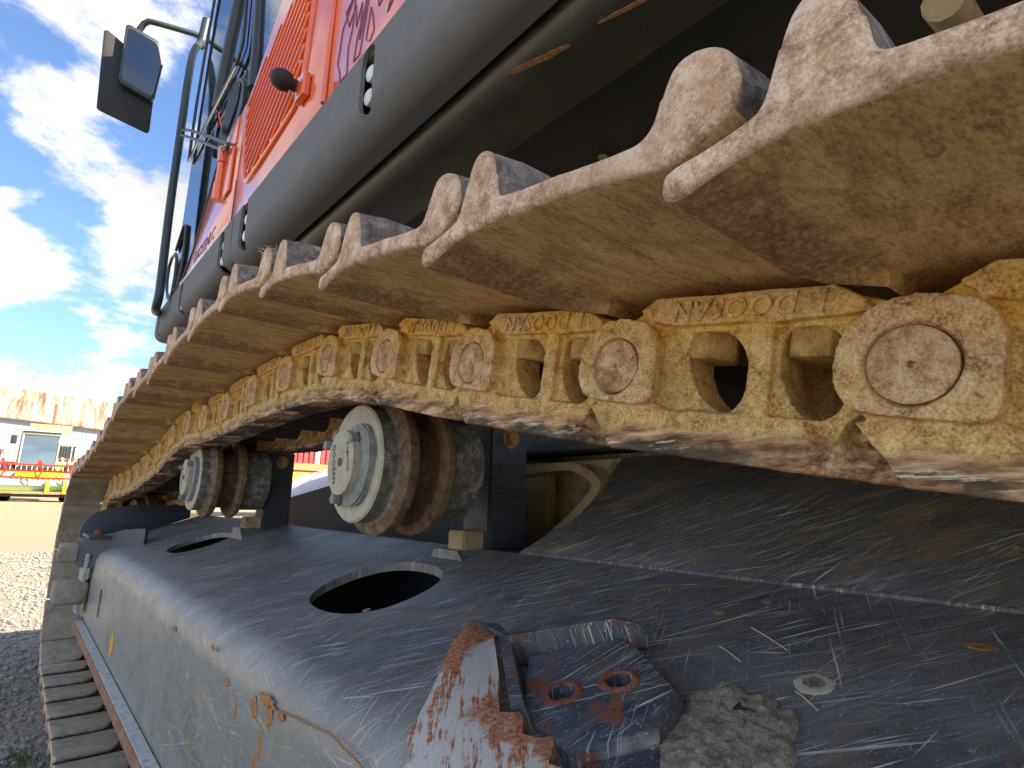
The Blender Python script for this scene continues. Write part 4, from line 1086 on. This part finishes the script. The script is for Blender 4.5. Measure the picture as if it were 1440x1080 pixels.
# --- upper structure: skirt, under tube, plates
XS = .34
def skirt_piece(y0, y1, slots, cz=1.373, cr=.050):
    prof = [(XS, 1.468), (XS, cz+.008)]
    for k in range(1, 15):
        t = R(180)+R(90)*k/14*1.0; prof.append((XS+cr+cr*math.cos(t), cz+cr*math.sin(t)))
    prof += [(.414, cz-cr), (.414, cz-cr+.008), (XS+cr+.004, cz-cr+.008)]
    inner = []
    for k in range(0, 15): 
        t = R(270)-R(90)*k/14; inner.append((XS+cr+(cr-.008)*math.cos(t), cz+(cr-.008)*math.sin(t)))
    prof = prof + inner + [(XS+.008, 1.468)]
    # y-extrusion
    bm = bmesh.new(); ys = [y0, y0+.003]+[y0+(y1-y0)*k/12 for k in range(1, 12)]+[y1-.003, y1]
    rings = [[bm.verts.new((x, y, z)) for x, z in prof] for y in ys]
    n = len(prof)
    for a, b in zip(rings, rings[1:]):
        for k in range(n): bm.faces.new((a[k], a[(k+1) % n], b[(k+1) % n], b[k]))
    bm.faces.new(rings[0]); bm.faces.new(rings[-1][::-1])
    o = bm_obj('side_skirt', bm, 'skirt', EX)
    cs = []
    for (sy, w) in slots:
        b2 = bmesh.new(); pts = []
        for k in range(9): t = R(180)*k/8; pts.append((sy+w*math.cos(t), 1.446+w*math.sin(t)*.9))
        for k in range(9): t = R(180)+R(180)*k/8; pts.append((sy+w*math.cos(t), 1.366+w*math.sin(t)*.9))
        prism_x(b2, pts, XS-.05, XS+.05); cs.append(bm_obj('cut', b2, 'skirt'))
    for c in cs:
        md = o.modifiers.new('b', 'BOOLEAN'); md.object = c; md.solver = 'EXACT'
    if cs: eval_mods(o)
    for c in cs: D.objects.remove(c)
    o.data.shade_smooth(); o.data.set_sharp_from_angle(angle=R(30))
    for (sy, w) in slots:    # two white bolt caps deep in each slot
        for zz in (1.428, 1.382):
            b2 = bmesh.new(); lathe_x(b2, [(0, 0), (.001, .010), (.004, .0145), (.030, .0145)], (XS+.006, sy+.010, zz), 24)
            bm_obj('slot_bolt', b2, 'white', o, 50)
skirt_piece(-1.3, 1.592, [(.797, .024), (1.490, .030)])
skirt_piece(1.600, 2.72, [(1.705, .027), (2.235, .020), (2.70-.05, .013)], 1.382, .036)
box('skirt_top_return', (XS+.009, -1.3, 1.4600), (XS+.051, 2.70, 1.4680), 'skirt', EX)
box('skirt_backing', (XS+.052, -1.3, 1.342), (XS+.060, 2.70, 1.47), 'tube_dark', EX)
def under_tube():
    prof = [(.426, 1.352)]
    for k in range(0, 11):
        t = R(180)+R(90)*k/10; prof.append((.470+.046*math.cos(t), 1.346+.046*math.sin(t)))
    prof += [(.545, 1.300), (.549, 1.304), (.549, 1.38)]
    bm = bmesh.new(); ys = [-1.3, .2, .5, 1, 1.8, 2.70]; rings = [[bm.verts.new((x, y, z)) for x, z in prof] for y in ys]; n = len(prof)
    for a, b in zip(rings, rings[1:]):
        for k in range(n): bm.faces.new((a[k], a[(k+1) % n], b[(k+1) % n], b[k]))
    bm.faces.new(rings[0]); bm.faces.new(rings[-1][::-1])
    bm_obj('underframe_tube', bm, 'tube', EX, 30)
    box('under_plate', (.552, -1.3, 1.378), (3.0, 2.6, 1.40), 'tube_dark', EX)
    b = tube('cross_beam', [(.66, .10, 1.245), (1.15, .10, 1.37)], .02, 'tan', EX, 12, 0)
    for p in ((.762, .651), (.790, .645)): hexbolt('bolt', 'tan', EX, (p[0], p[1], 1.371), 'Z', r=.007, h=.006)
    # chipped rust scrapes
    for pts in ([(.430, .535), (.437, .528), (.455, .470), (.458, .445), (.4545, .440), (.446, .462), (.436, .500), (.4285, .522)], [(.4560, .400), (.462, .390), (.474, .345), (.476, .330), (.470, .333), (.460, .368)]):
        pp = [Vector((x+.0015*noise.noise(Vector((x*300, y*300, 0))), y, 1.300)) for x, y in chaikin(pts, 2, .25)]
        b2 = bmesh.new(); A = [b2.verts.new(p+Vector((0, 0, -.0008))) for p in pp]; B = [b2.verts.new(p) for p in pp]
        b2.faces.new(A); b2.faces.new(B[::-1])
        for k in range(len(A)): b2.faces.new((A[k], B[k], B[(k+1) % len(A)], A[(k+1) % len(A)]))
        bm_obj('rust_scrape', b2, 'rust_orange', EX)
under_tube()

# --- orange body side
def body():
    XB = XS+.004
    door_rear = [(2.545, 1.470), (2.189, 1.484), (1.956, 1.750), (1.898, 1.813), (1.70, 1.845), (1.585, 1.873), (1.395, 2.017), (1.20, 2.22)]
    # rear big panel
    def panel(name, pts, x=XB, th=.02, bev=.002, mat='orange'):
        return slab_pts(name, [(x, y, z) for y, z in pts], (-1, 0, 0), th, mat, EX, bev)
    p1 = panel('engine_panel', [(-1.3, 1.4705), (.985, 1.4705), (.985, 2.35), (-1.3, 2.35)])
    p2 = panel('side_door', [(.993, 1.4705), (1.640, 1.4705), (1.640, 1.850), (1.585, 1.873), (1.395, 2.017), (1.20, 2.22), (1.10, 2.35), (.993, 2.35)])
    p3 = panel('cab_base', [(1.646, 1.4705), (2.545, 1.4705), (2.42, 1.4715), (2.200, 1.492), (1.960, 1.757), (1.900, 1.818), (1.646, 1.853)][:1]+[(2.30, 1.4705), (2.200, 1.492), (1.960, 1.757), (1.900, 1.818), (1.646, 1.853)])
    # pressed ridge lines
    tube('panel_ridge', [(XB-.001, .996, 1.475), (XB-.001, .996, 1.54), (XB-.001, .992, 1.70), (XB-.001, .985, 2.3)], .007, 'orange', EX, 10, 1)
    gr = [(1.105, 1.86), (1.130, 1.605), (1.150, 1.575), (1.185, 1.560), (1.490, 1.533), (1.530, 1.545), (1.547, 1.572), (1.600, 1.745), (1.590, 1.775), (1.485, 1.860), (1.20, 1.93)]
    tube('grille_frame', [(XB-.002, y, z) for y, z in gr], .0075, 'orange', EX, 10, 1, closed=True)
    # slanted louvres: capsule ribs
    d = Vector((1.187-1.537, 1.789-1.581)); dn = d.normalized(); nn = Vector((-dn.y, dn.x))
    P = [Vector(q) for q in chaikin(gr, 1, .25)]
    for k in range(-7, 9):
        c = Vector((1.362, 1.685))+nn*(-k*.0315)
        ts = []
        for i in range(len(P)):
            a, b = P[i]-c, P[(i+1) % len(P)]-c
            sa, sb = a.dot(nn), b.dot(nn)
            if (sa < 0) != (sb < 0): t = sa/(sa-sb); ts.append((a+(b-a)*t).dot(dn))
        if len(ts) < 2: continue
        t0, t1 = min(ts)+.035, max(ts)-.035
        if t1-t0 < .03: continue
        bm = bmesh.new(); pts = []
        for j in range(7): t = R(90)+R(180)*j/6; pts.append(c+dn*(t0+.0095*math.cos(t))+nn*(.0095*math.sin(t)))
        for j in range(7): t = R(-90)+R(180)*j/6; pts.append(c+dn*(t1+.0095*math.cos(t))+nn*(.0095*math.sin(t)))
        A, B, fs = prism_x(bm, [tuple(q) for q in pts], XB-.014, XB+.001)
        bmesh.ops.bevel(bm, geom=[e for e in bm.edges if e.verts[0].co.x < XB-.013 and e.verts[1].co.x < XB-.013], offset=.0070, segments=3, affect='EDGES')
        bm_obj('louver', bm, 'orange', p2, 60)
    # lock, knob
    bm = bmesh.new(); lathe_x(bm, [(-.010, 0), (-.010, .010), (-.007, .013), (0, .013)], (XB, 1.165, 1.668), 24); bm_obj('door_lock', bm, 'chrome', p2, 40)
    bm = bmesh.new(); lathe_x(bm, [(-.070, 0), (-.068, .010), (-.060, .019), (-.045, .023), (-.030, .020), (-.028, .013), (-.012, .013), (-.012, .0)], (XB, 1.135, 1.590), 28)
    k = bm_obj('door_stop_knob', bm, 'rubber', p2, 50)
    box('knob_bracket', (XB-.018, 1.085, 1.545), (XB-.001, 1.135, 1.600), 'orange', p2, .004)
    # hinge
    for (z0, z1, dx) in ((1.745-.02, 1.775, 0), (1.655, 1.722, .003), (1.600, 1.652, 0)):
        bm = bmesh.new(); bmesh.ops.create_cone(bm, cap_ends=True, segments=20, radius1=.016-dx, radius2=.016-dx, depth=(z1-z0), matrix=Matrix.Translation((XB-.012, 1.80, (z0+z1)/2)))
        bm_obj('hinge_knuckle', bm, 'orange', p3, 40)
    box('hinge_leaf', (XB-.010, 1.695, 1.590), (XB-.001, 1.772, 1.735), 'orange', p3, .004)
    slab_pts('hinge_plate', [(XB-.004, y, z) for y, z in ((1.70, 1.75), (1.885, 1.765), (1.885, 1.815), (1.70, 1.84))], (-1, 0, 0), .004, 'orange', p3, .001)
    box('panel_gap', (XB-.0012, 1.6400, 1.473), (XB+.001, 1.6455, 1.60), 'decal_dark', p3)
    # model lettering (small, dark) and the outlined decal
    MT = lambda y, z, tilt: Matrix.Translation((XB-.0008, y, z)) @ Matrix.Rotation(tilt, 4, 'X') @ Matrix(((0, 0, -1, 0), (-1, 0, 0, 0), (0, 1, 0, 0), (0, 0, 0, 1)))
    text_mesh('model_text', 'DX255NLC', .055, 'decal_dark', p3, MT(1.975, 1.512, R(0)), extrude=.0003, shear=.3)
    text_mesh('small_text', 'LC-5 L', .022, 'decal_dark', p3, MT(1.945, 1.482, R(0)), extrude=.0003, shear=.3)
    def outline(pts, closed=True):
        tube('decal_line', [(XB-.0006, y, z) for y, z in pts], .0012, 'decal', p1, 5, 0, closed=closed)
    outline([(.925, 1.63), (.905, 1.585), (.880, 1.615), (.870, 1.56), (.852, 1.60), (.850, 1.52), (.835, 1.565), (.84, 1.64), (.86, 1.66)])
    outline([(.935, 1.60), (.945, 1.53), (.930, 1.50), (.925, 1.478), (.895, 1.478), (.90, 1.535), (.888, 1.57), (.885, 1.65)])
    outline([(.862, 1.53), (.868, 1.485), (.845, 1.485), (.830, 1.555), (.815, 1.655), (.828, 1.60)])
    outline([(.812, 1.560), (.822, 1.500), (.805, 1.486), (.792, 1.500), (.800, 1.53)])
    outline([(.788, 1.565), (.770, 1.600), (.757, 1.585), (.763, 1.545), (.780, 1.538)])
    outline([(.748, 1.540), (.735, 1.525), (.745, 1.500), (.728, 1.51)], False)
    # cream kick strip near the cab foot
    box('kick_strip', (XB-.003, 1.66, 1.4695), (XB+.004, 2.30, 1.4790), 'white', p3)
    # remaining body volume behind the panels and on the far side
    box('body_core', (XS+.03, -1.3, 1.472), (3.0, 1.55, 2.25), 'orange', EX)
    box('deck', (XS+.065, 1.55, 1.402), (3.0, 2.6, 1.465), 'skirt', EX)
    box('counterweight', (XS+.03, -2.0, 1.25), (3.0, -1.32, 2.30), 'orange', EX, .05, 4)
body()

# --- cab
def cab():
    x0, x1 = XS+.006, XS+.96
    YF = 2.53
    cabo = empty('cab', (XS, 2.0, 1.47)); cabo.parent = EX
    inv = Matrix.Translation((-XS, -2.0, -1.47))
    def fix(o): o.data.transform(inv); return o
    # side glass from sill to roof following the curved rear edge
    pl = [(2.500, 1.486), (2.218, 1.492), (1.975, 1.770), (1.900, 1.832), (1.700, 1.862), (1.600, 1.890), (1.400, 2.035), (1.22, 2.25), (1.22, 3.0), (2.50, 3.0)]
    lower = [(2.550, 1.486), (2.205, 1.492), (1.975, 1.757), (1.905, 1.822), (2.165, 2.112), (2.550, 2.094)]
    fix(slab_pts('door_glass', [(x0+.010, y, z) for y, z in lower], (-1, 0, 0), .005, 'glass', cabo))
    fix(slab_pts('door_glass', [(x0+.010, y, z) for y, z in [(2.550, 2.102), (2.170, 2.120), (1.885, 2.127), (1.812, 2.165), (1.84, 2.36), (1.90, 3.0), (2.53, 3.0)]], (-1, 0, 0), .005, 'glass', cabo))
    fix(slab_pts('side_glass', [(x0+.012, y, z) for y, z in [(1.890, 1.835), (1.700, 1.868), (1.600, 1.896), (1.400, 2.042), (1.22, 2.26), (1.22, 3.0), (1.88, 3.0), (1.83, 2.36), (1.80, 2.16), (1.876, 2.115), (2.13, 2.10)]], (-1, 0, 0), .005, 'glass', cabo))
    fix(slab_pts('side_glass', [(x1, 2.52, 1.5), (x1, 1.4, 1.5), (x1, 1.4, 3.0), (x1, 2.50, 3.0)], (1, 0, 0), .005, 'glass', cabo))
    fix(slab_pts('front_glass', [(x0+.02, 2.56, 1.5), (x1-.02, 2.56, 1.5), (x1-.02, 2.52, 3.0), (x0+.02, 2.52, 3.0)], (0, 1, 0), .006, 'glass', cabo))
    T = lambda nm, pts, r, mt, it=1: fix(tube(nm, [(x0+a, y, z) for a, y, z in pts], r, mt, cabo, 10, it))
    T('front_pillar', [(0, 2.562, 2.10), (0, 2.590, 2.35), (0, 2.575, 2.60), (0, 2.52, 3.02)], .006, 'cab_black')
    T('door_post', [(.015, 2.03, 2.515), (.015, 2.105, 2.32), (.015, 2.152, 2.13)], .026, 'cab_black', 0)
    T('door_post', [(.015, 2.03, 2.515), (.015, 1.86, 3.0)], .026, 'cab_black', 0)
    T('rear_post', [(.015, 1.650, 1.910), (.015, 1.664, 2.053), (.015, 1.715, 2.26), (.015, 1.90, 3.0)], .020, 'cab_black', 0)
    T('door_seam', [(-.002, 1.98, 3.0), (-.002, 1.845, 2.36), (-.002, 1.808, 2.19), (-.002, 1.83, 2.135), (-.002, 1.90, 2.122), (-.002, 2.16, 2.118), (-.002, 2.55, 2.098)], .0055, 'cab_black')
    T('door_trim', [(-.002, 1.86, 2.112), (-.002, 2.16, 2.108), (-.002, 2.548, 2.088)], .004, 'chrome')
    T('sill_seal', [(-.002, 2.50, 1.482), (-.002, 2.205, 1.489), (-.002, 1.968, 1.757), (-.002, 1.900, 1.822)], .004, 'cab_black')
    # door handle pocket, dark
    fix(slab_pts('handle_pocket', [(x0+.006, y, z) for y, z in chaikin([(1.86, 2.085), (1.985, 2.045), (2.045, 1.927), (2.010, 1.850), (1.900, 1.812), (1.800, 1.860), (1.740, 1.90), (1.757, 2.000)], 2, .2)], (-1, 0, 0), .03, 'cab_black', cabo))
    fix(slab_pts('pocket_glass', [(x0-.0005, y, z) for y, z in chaikin([(1.850, 2.06), (1.93, 2.02), (1.965, 1.93), (1.90, 1.87), (1.80, 1.93), (1.785, 2.01)], 2, .2)], (-1, 0, 0), .003, 'dark_glass', cabo))
    # grab bar across the door edge
    fix(tube('grab_bar', [(.298, 2.470, 2.187), (.318, 2.10, 1.975), (.325, 1.735, 1.757), (.325, 1.715, 1.745), (.325, 1.735, 1.730), (.318, 2.10, 1.945), (.298, 2.440, 2.140), (.296, 2.485, 2.165)], .0055, 'rail_paint', cabo, 8, 1, closed=True))
    # tall handrail
    fix(tube('handrail', [(.342, 2.700, 1.468), (.318, 2.60, 1.438), (.300, 2.470, 1.415), (.300, 2.425, 1.455), (.300, 2.455, 1.570), (.300, 2.530, 1.90), (.300, 2.555, 2.236), (.306, 2.64, 2.55), (.322, 2.76, 2.765), (.366, 2.88, 2.925)], .0155, 'rail_paint', cabo, 12, 1))
    hb = fix(tube('rail_clamp', [(.365, 2.885, 2.90), (.375, 2.90, 3.07)], .02, 'rail_paint', cabo, 12, 0))
    # work-lamp loop at the front corner
    fix(tube('lamp_guard', [(XS, 2.60, 1.668), (XS, 2.445, 1.655), (XS, 2.41, 1.50), (XS, 2.47, 1.445), (XS, 2.60, 1.555)], .006, 'cab_black', cabo, 8, 1, closed=True))
    fix(tube('lamp_guard', [(XS+.01, 2.56, 1.70), (XS+.01, 2.42, 1.80), (XS+.01, 2.36, 1.60), (XS+.01, 2.42, 1.46)], .006, 'cab_black', cabo, 8, 1))
    # roof and seat so the glass has something behind it
    fix(box('roof', (x0, 1.15, 3.0), (x1, 2.58, 3.10), 'orange', cabo, .03))
    fix(box('seat', (x0+.45, 1.20, 1.47), (x0+.75, 1.32, 1.86), 'cab_in', cabo, .03))
cab()
def mirror():
    mo = empty('side_mirror', (.1, 2.9, 2.6)); mo.parent = EX
    inv = Matrix.Translation((-.1, -2.9, -2.6))
    def fix(o): o.data.transform(inv); return o
    fix(tube('mirror_arm', [(.115, 2.965, 2.78), (.112, 2.95, 2.865), (.135, 2.92, 2.925), (.175, 2.90, 2.925), (.378, 2.90, 2.973), (.506, 2.90, 2.933), (.552, 2.90, 2.88), (.556, 2.90, 2.80)], .0135, 'rail_paint', mo, 12, 1))
    Pn = Vector((-.28, -.96, -.05)).normalized()
    back = [(-.010, 2.93, 2.790), (.016, 2.93, 2.405), (.026, 2.93, 2.397), (.214, 2.93, 2.370), (.222, 2.93, 2.385), (.214, 2.93, 2.62), (.200, 2.93, 2.70), (.004, 2.93, 2.80)]
    fix(slab_pts('mirror_guard_plate', back, (0, -1, 0), .012, 'rubber', mo, .004))
    f = [(.064, 2.895, 2.842), (.078, 2.895, 2.852), (.190, 2.895, 2.835), (.205, 2.895, 2.815), (.229, 2.895, 2.735), (.218, 2.895, 2.535), (.208, 2.895, 2.520), (.195, 2.895, 2.520), (.085, 2.895, 2.545), (.072, 2.895, 2.565)]
    h = fix(slab_pts('mirror_housing', f, (0, -1, 0), .022, 'cab_black', mo, .004, 3))
    c = Vector((.145, 2.885, 2.69)); g = [c+(Vector(p)-c)*.88 for p in f]
    for q in g: q.y = 2.8945
    g_ = slab_pts('mirror_glass', g, (0, -1, 0), .002, 'mirror', h, .0)
    g_.data.transform(inv)
mirror()

# ------------------------------------------------------------------ background things
def combine():
    K = 40/24
    Y0 = 40.0; G = ground_z(0, Y0)
    cx = .66
    c = empty('combine_harvester', (cx, Y0, G)); tag(c, 'white and lime combine harvester with red reel parked before the pale barn', 'combine harvester')
    def B(name, a, b, mat, par=c, bev=.03, seg=2):
        o = box(name, (a[0], a[1], a[2]), (b[0], b[1], b[2]), mat, None, bev, seg); o.parent = par; return o
    B('body', (-.95, .8, 1.2), (1.35, 6.5, 3.25), 'cream', bev=.1)
    B('side_pod', (.72, .2, 1.35), (1.62, 2.5, 2.95), 'cream', bev=.1)
    tank = slab_pts('grain_tank', [(-.5, 1.3, 3.25), (1.0, 1.3, 3.25), (1.2, 1.3, 3.75), (-.7, 1.3, 3.75)], (0, -1, 0), 1.6, 'tan', c, .02)
    B('green_panel', (.74, .12, 1.30), (1.66, .19, 1.75), 'lime'); B('green_panel', (-.95, .70, 1.22), (.72, .79, 1.50), 'lime'); B('roof_lamp_bar', (-.8, -.58, 3.16), (.8, -.56, 3.24), 'cab_black', bev=0)
    for k in range(6): B('side_vent', (.85+.12*k, .12, 2.1), (.90+.12*k, .19, 2.7), 'cab_black', bev=0)
    B('exhaust', (.22, 2.0, 3.7), (.34, 2.12, 4.9), 'rust_red', bev=.03)
    cb = B('cab_frame', (-.86, -.55, 3.08), (.86, 1.1, 3.30), 'cream', bev=.05)
    B('cab_floor', (-.80, -.5, 1.45), (.80, 1.0, 1.62), 'cab_black', cb)
    B('windscreen', (-.74, -.46, 1.62), (.72, -.44, 3.08), 'dark_glass', cb, 0)
    for sx in (-.80, .74): B('cab_post', (sx, -.5, 1.55), (sx+.07, -.42, 3.10), 'cream', cb, .01)
    B('seat', (-.1, -.10, 1.6), (.35, .3, 2.6), 'red', cb)
    B('side_mirror', (-1.25, -.6, 2.6), (-1.0, -.5, 3.0), 'cab_black', cb, .02)
    for sx in (-1.45, 1.15):
        bm = bmesh.new(); lathe_x(bm, [(0, 0), (0, .82), (.08, .9), (.5, .9), (.58, .82), (.58, 0)], seg=28)
        w = bm_obj('wheel', bm, 'tyre', c, 40); w.location = (sx, .3, .9)
        bm = bmesh.new(); lathe_x(bm, [(-.01, 0), (-.01, .4), (.59, .4), (.59, 0)], seg=20); bm_obj('rim', bm, 'lime', w, 40)
    # ladder and rails
    for k in range(5): B('ladder_rung', (1.45, -.35, .5+k*.3), (1.95, -.25, .55+k*.3), 'cab_black', bev=0)
    for k in range(2): tube('guard_rail', [(1.35, .1+k*1.2, 1.6), (1.35, .1+k*1.2, 2.75), (2.1, .1+k*1.2, 2.75), (2.1, .1+k*1.2, 1.6)], .025, 'white', c, 6, 0)
    for k in range(3): B('lamp', (.95+.25*k, .1, 2.0), (1.05+.25*k, .2, 2.1), 'red' if k else 'white', bev=0)
    # header
    hd = empty('header', (0, -2.2, 0)); hd.parent = c
    def HB(name, a, b, mat, bev=.02): o = box(name, a, b, mat, None, bev); o.parent = hd; return o
    HB('back_wall', (-3.2, .9, .45), (3.2, 1.0, 1.30), 'barn_wall')
    HB('trough', (-3.2, -.1, .35), (3.2, .9, .42), 'lime')
    HB('feeder_cover', (-.75, .5, .95), (1.25, 1.5, 1.35), 'lime', .05)
    bm = bmesh.new(); lathe_x(bm, [(-3.1, 0), (-3.1, .28), (3.1, .28), (3.1, 0)], seg=20); a = bm_obj('auger', bm, 'weld_grey', hd, 40); a.location = (0, .5, .72)
    HB('top_beam', (-3.2, .95, 1.30), (3.2, 1.1, 1.42), 'lime')
    HB('cutter_bar', (-3.2, -.35, .34), (3.2, -.12, .44), 'bed_orange')
    HB('skid', (-3.0, -.3, .02), (-2.2, .8, .30), 'tyre'); HB('skid', (1.6, -.3, .02), (2.6, .8, .30), 'tyre'); HB('lower_pan', (-3.2, 0, .20), (3.2, .8, .33), 'cab_black')
    for k in range(52): HB('knife_guard', (-3.15+k*.122, -.55, .34), (-3.12+k*.122, -.33, .37), 'bed_orange', 0)
    for zz in (1.05, 1.62): tube('reel_bat', [(-3.1, -.15, zz), (3.1, -.15, zz)], .045, 'red', hd, 8, 0)
    tube('reel_shaft', [(-3.1, .1, 1.36), (3.1, .1, 1.36)], .06, 'red', hd, 8, 0)
    for k in range(5):
        x = -2.35+k*1.42-.32
        for s_ in (-1, 1): tube('reel_arm', [(x, -.18, 1.03), (x+s_*.16, -.2, 1.35), (x, -.18, 1.85)], .04, 'red', hd, 6, 0)
    for k in range(30): tube('reel_tine', [(-3.0+k*.207, -.15, 1.62), (-3.0+k*.207, -.18, 1.38)], .014, 'white', hd, 5, 0)
    for k in range(30): tube('reel_tine', [(-3.0+k*.207, -.15, 1.05), (-3.0+k*.207, -.18, .8)], .014, 'white', hd, 5, 0)
    for x in (-1.9, .55, 1.25): HB('divider', (x, -.4, .35), (x+.16, .3, .95), 'lime', .03)
    c.rotation_euler = (0, 0, R(-3)); c.scale = (1, 1, 1.12)
combine()
def barn():
    Y0 = 66.0; G = ground_z(0, Y0); K = Y0/45
    b = empty('barn', (0, Y0, G-.2)); tag(b, 'long pale sheet-metal barn with rust-streaked roof behind the combine harvester', 'barn')
    # local z: eave at 5.05*K etc.
    ze0, zr0 = (5.0-.72)*K+.72-G+.2, (6.93-.72)*K+.72-G+.2
    sl = -.055
    def P(x, y, z): return (x, y, z+sl*(x)*.9)
    w = slab_pts('wall', [P(-60, 0, -1), P(30, 0, -1), P(30, 0, ze0), P(-60, 0, ze0)], (0, -1, 0), .2, 'barn_wall', b)
    for k in range(90): 
        x = -12+k*.3; box('wall_rib', (x, -.04, -.5), (x+.05, 0, ze0+sl*x*.9-.02), 'barn_wall', b)
    r = slab_pts('roof', [P(-60, -.4, ze0), P(30, -.4, ze0), P(30, 7, zr0*1.02+.55), P(-60, 7, zr0*1.02+.55)], (0, -.3, 1), .12, 'barn_roof', b)
    for k in range(34):
        x = -12+k*.8
        slab_pts('roof_seam', [P(x, -.4, ze0+.02), P(x+.07, -.4, ze0+.02), P(x+.07, 7, zr0*1.02+.57), P(x, 7, zr0*1.02+.57)], (0, -.3, 1), .10, 'barn_roof', r)
barn()
def shed():
    s = empty('red_shed', (-2.6, 52, ground_z(0, 52))); tag(s, 'small red shed with white eave left of the combine harvester', 'shed')
    box('wall', (-8, 0, 0), (1.35, 5, 3.15), 'falu', s); box('eave', (-8.2, -.3, 3.17), (1.55, 5.3, 3.4), 'white', s)
    box('door', (-1.4, -.05, .2), (-.2, 0, 2.2), 'tyre', s)
    for k in range(10): box('board', (1.2-k*.35, -.035, .05), (1.24-k*.35, 0, 3.1), 'falu', s)
shed()
def trailer():
    # seen through the gap between the two carrier rollers
    t = empty('red_trailer', (7.9, 20, ground_z(0, 20))); tag(t, 'red ribbed trailer with white posts seen between the carrier rollers', 'trailer')
    g = ground_z(0, 20)
    box('side', (-.85, 0, 1.95-g), (2.6, 2.2, 3.3-g), 'trailer_red', t)
    for k in range(16):
        x = -.85+k*.2
        if abs(x-.0) < .12: continue
        box('rib', (x, -.05, 1.97-g), (x+.07, 0, 3.28-g), 'trailer_red', t)
    box('post', (-.06, -.07, 1.95-g), (.10, 0, 3.3-g), 'white', t)
    box('front_panel', (-1.75, -.04, 1.98-g), (-.86, 1.8, 2.6-g), 'cream', t)
    box('bed', (-1.75, -.10, 1.70-g), (2.6, 2.2, 1.94-g), 'bed_orange', t)
    box('side_beam', (-.9, -.05, 1.52-g), (2.6, 2.1, 1.69-g), 'rust_edge', t)
    for x in (-.6, 1.6):
        bm = bmesh.new(); bmesh.ops.create_cone(bm, cap_ends=True, segments=24, radius1=.5, radius2=.5, depth=.3, matrix=Matrix.Rotation(R(90), 4, 'X')); w = bm_obj('wheel', bm, 'tyre', t, 40); w.location = (x, .3, .5)
trailer()
def mower():
    t = empty('yellow_loader', (6.9, 17.5, ground_z(0, 17.5))); tag(t, 'yellow machine with a small cab window partly hidden behind the roller bracket', 'loader')
    b = box('body', (-.75, 0, .45), (.55, 1.6, 1.45), 'yellow', t, .05)
    box('window', (.12, -.03, .95), (.42, -.002, 1.38), 'barn_wall', b)
    box('hood', (.56, .1, .45), (1.6, 1.4, 1.15), 'barn_wall', t, .05)
    for x in (-.4, 1.1):
        bm = bmesh.new(); bmesh.ops.create_cone(bm, cap_ends=True, segments=24, radius1=.42, radius2=.42, depth=.3, matrix=Matrix.Rotation(R(90), 4, 'X')); w = bm_obj('wheel', bm, 'tyre', t, 40); w.location = (x, -.05, .42)
mower()
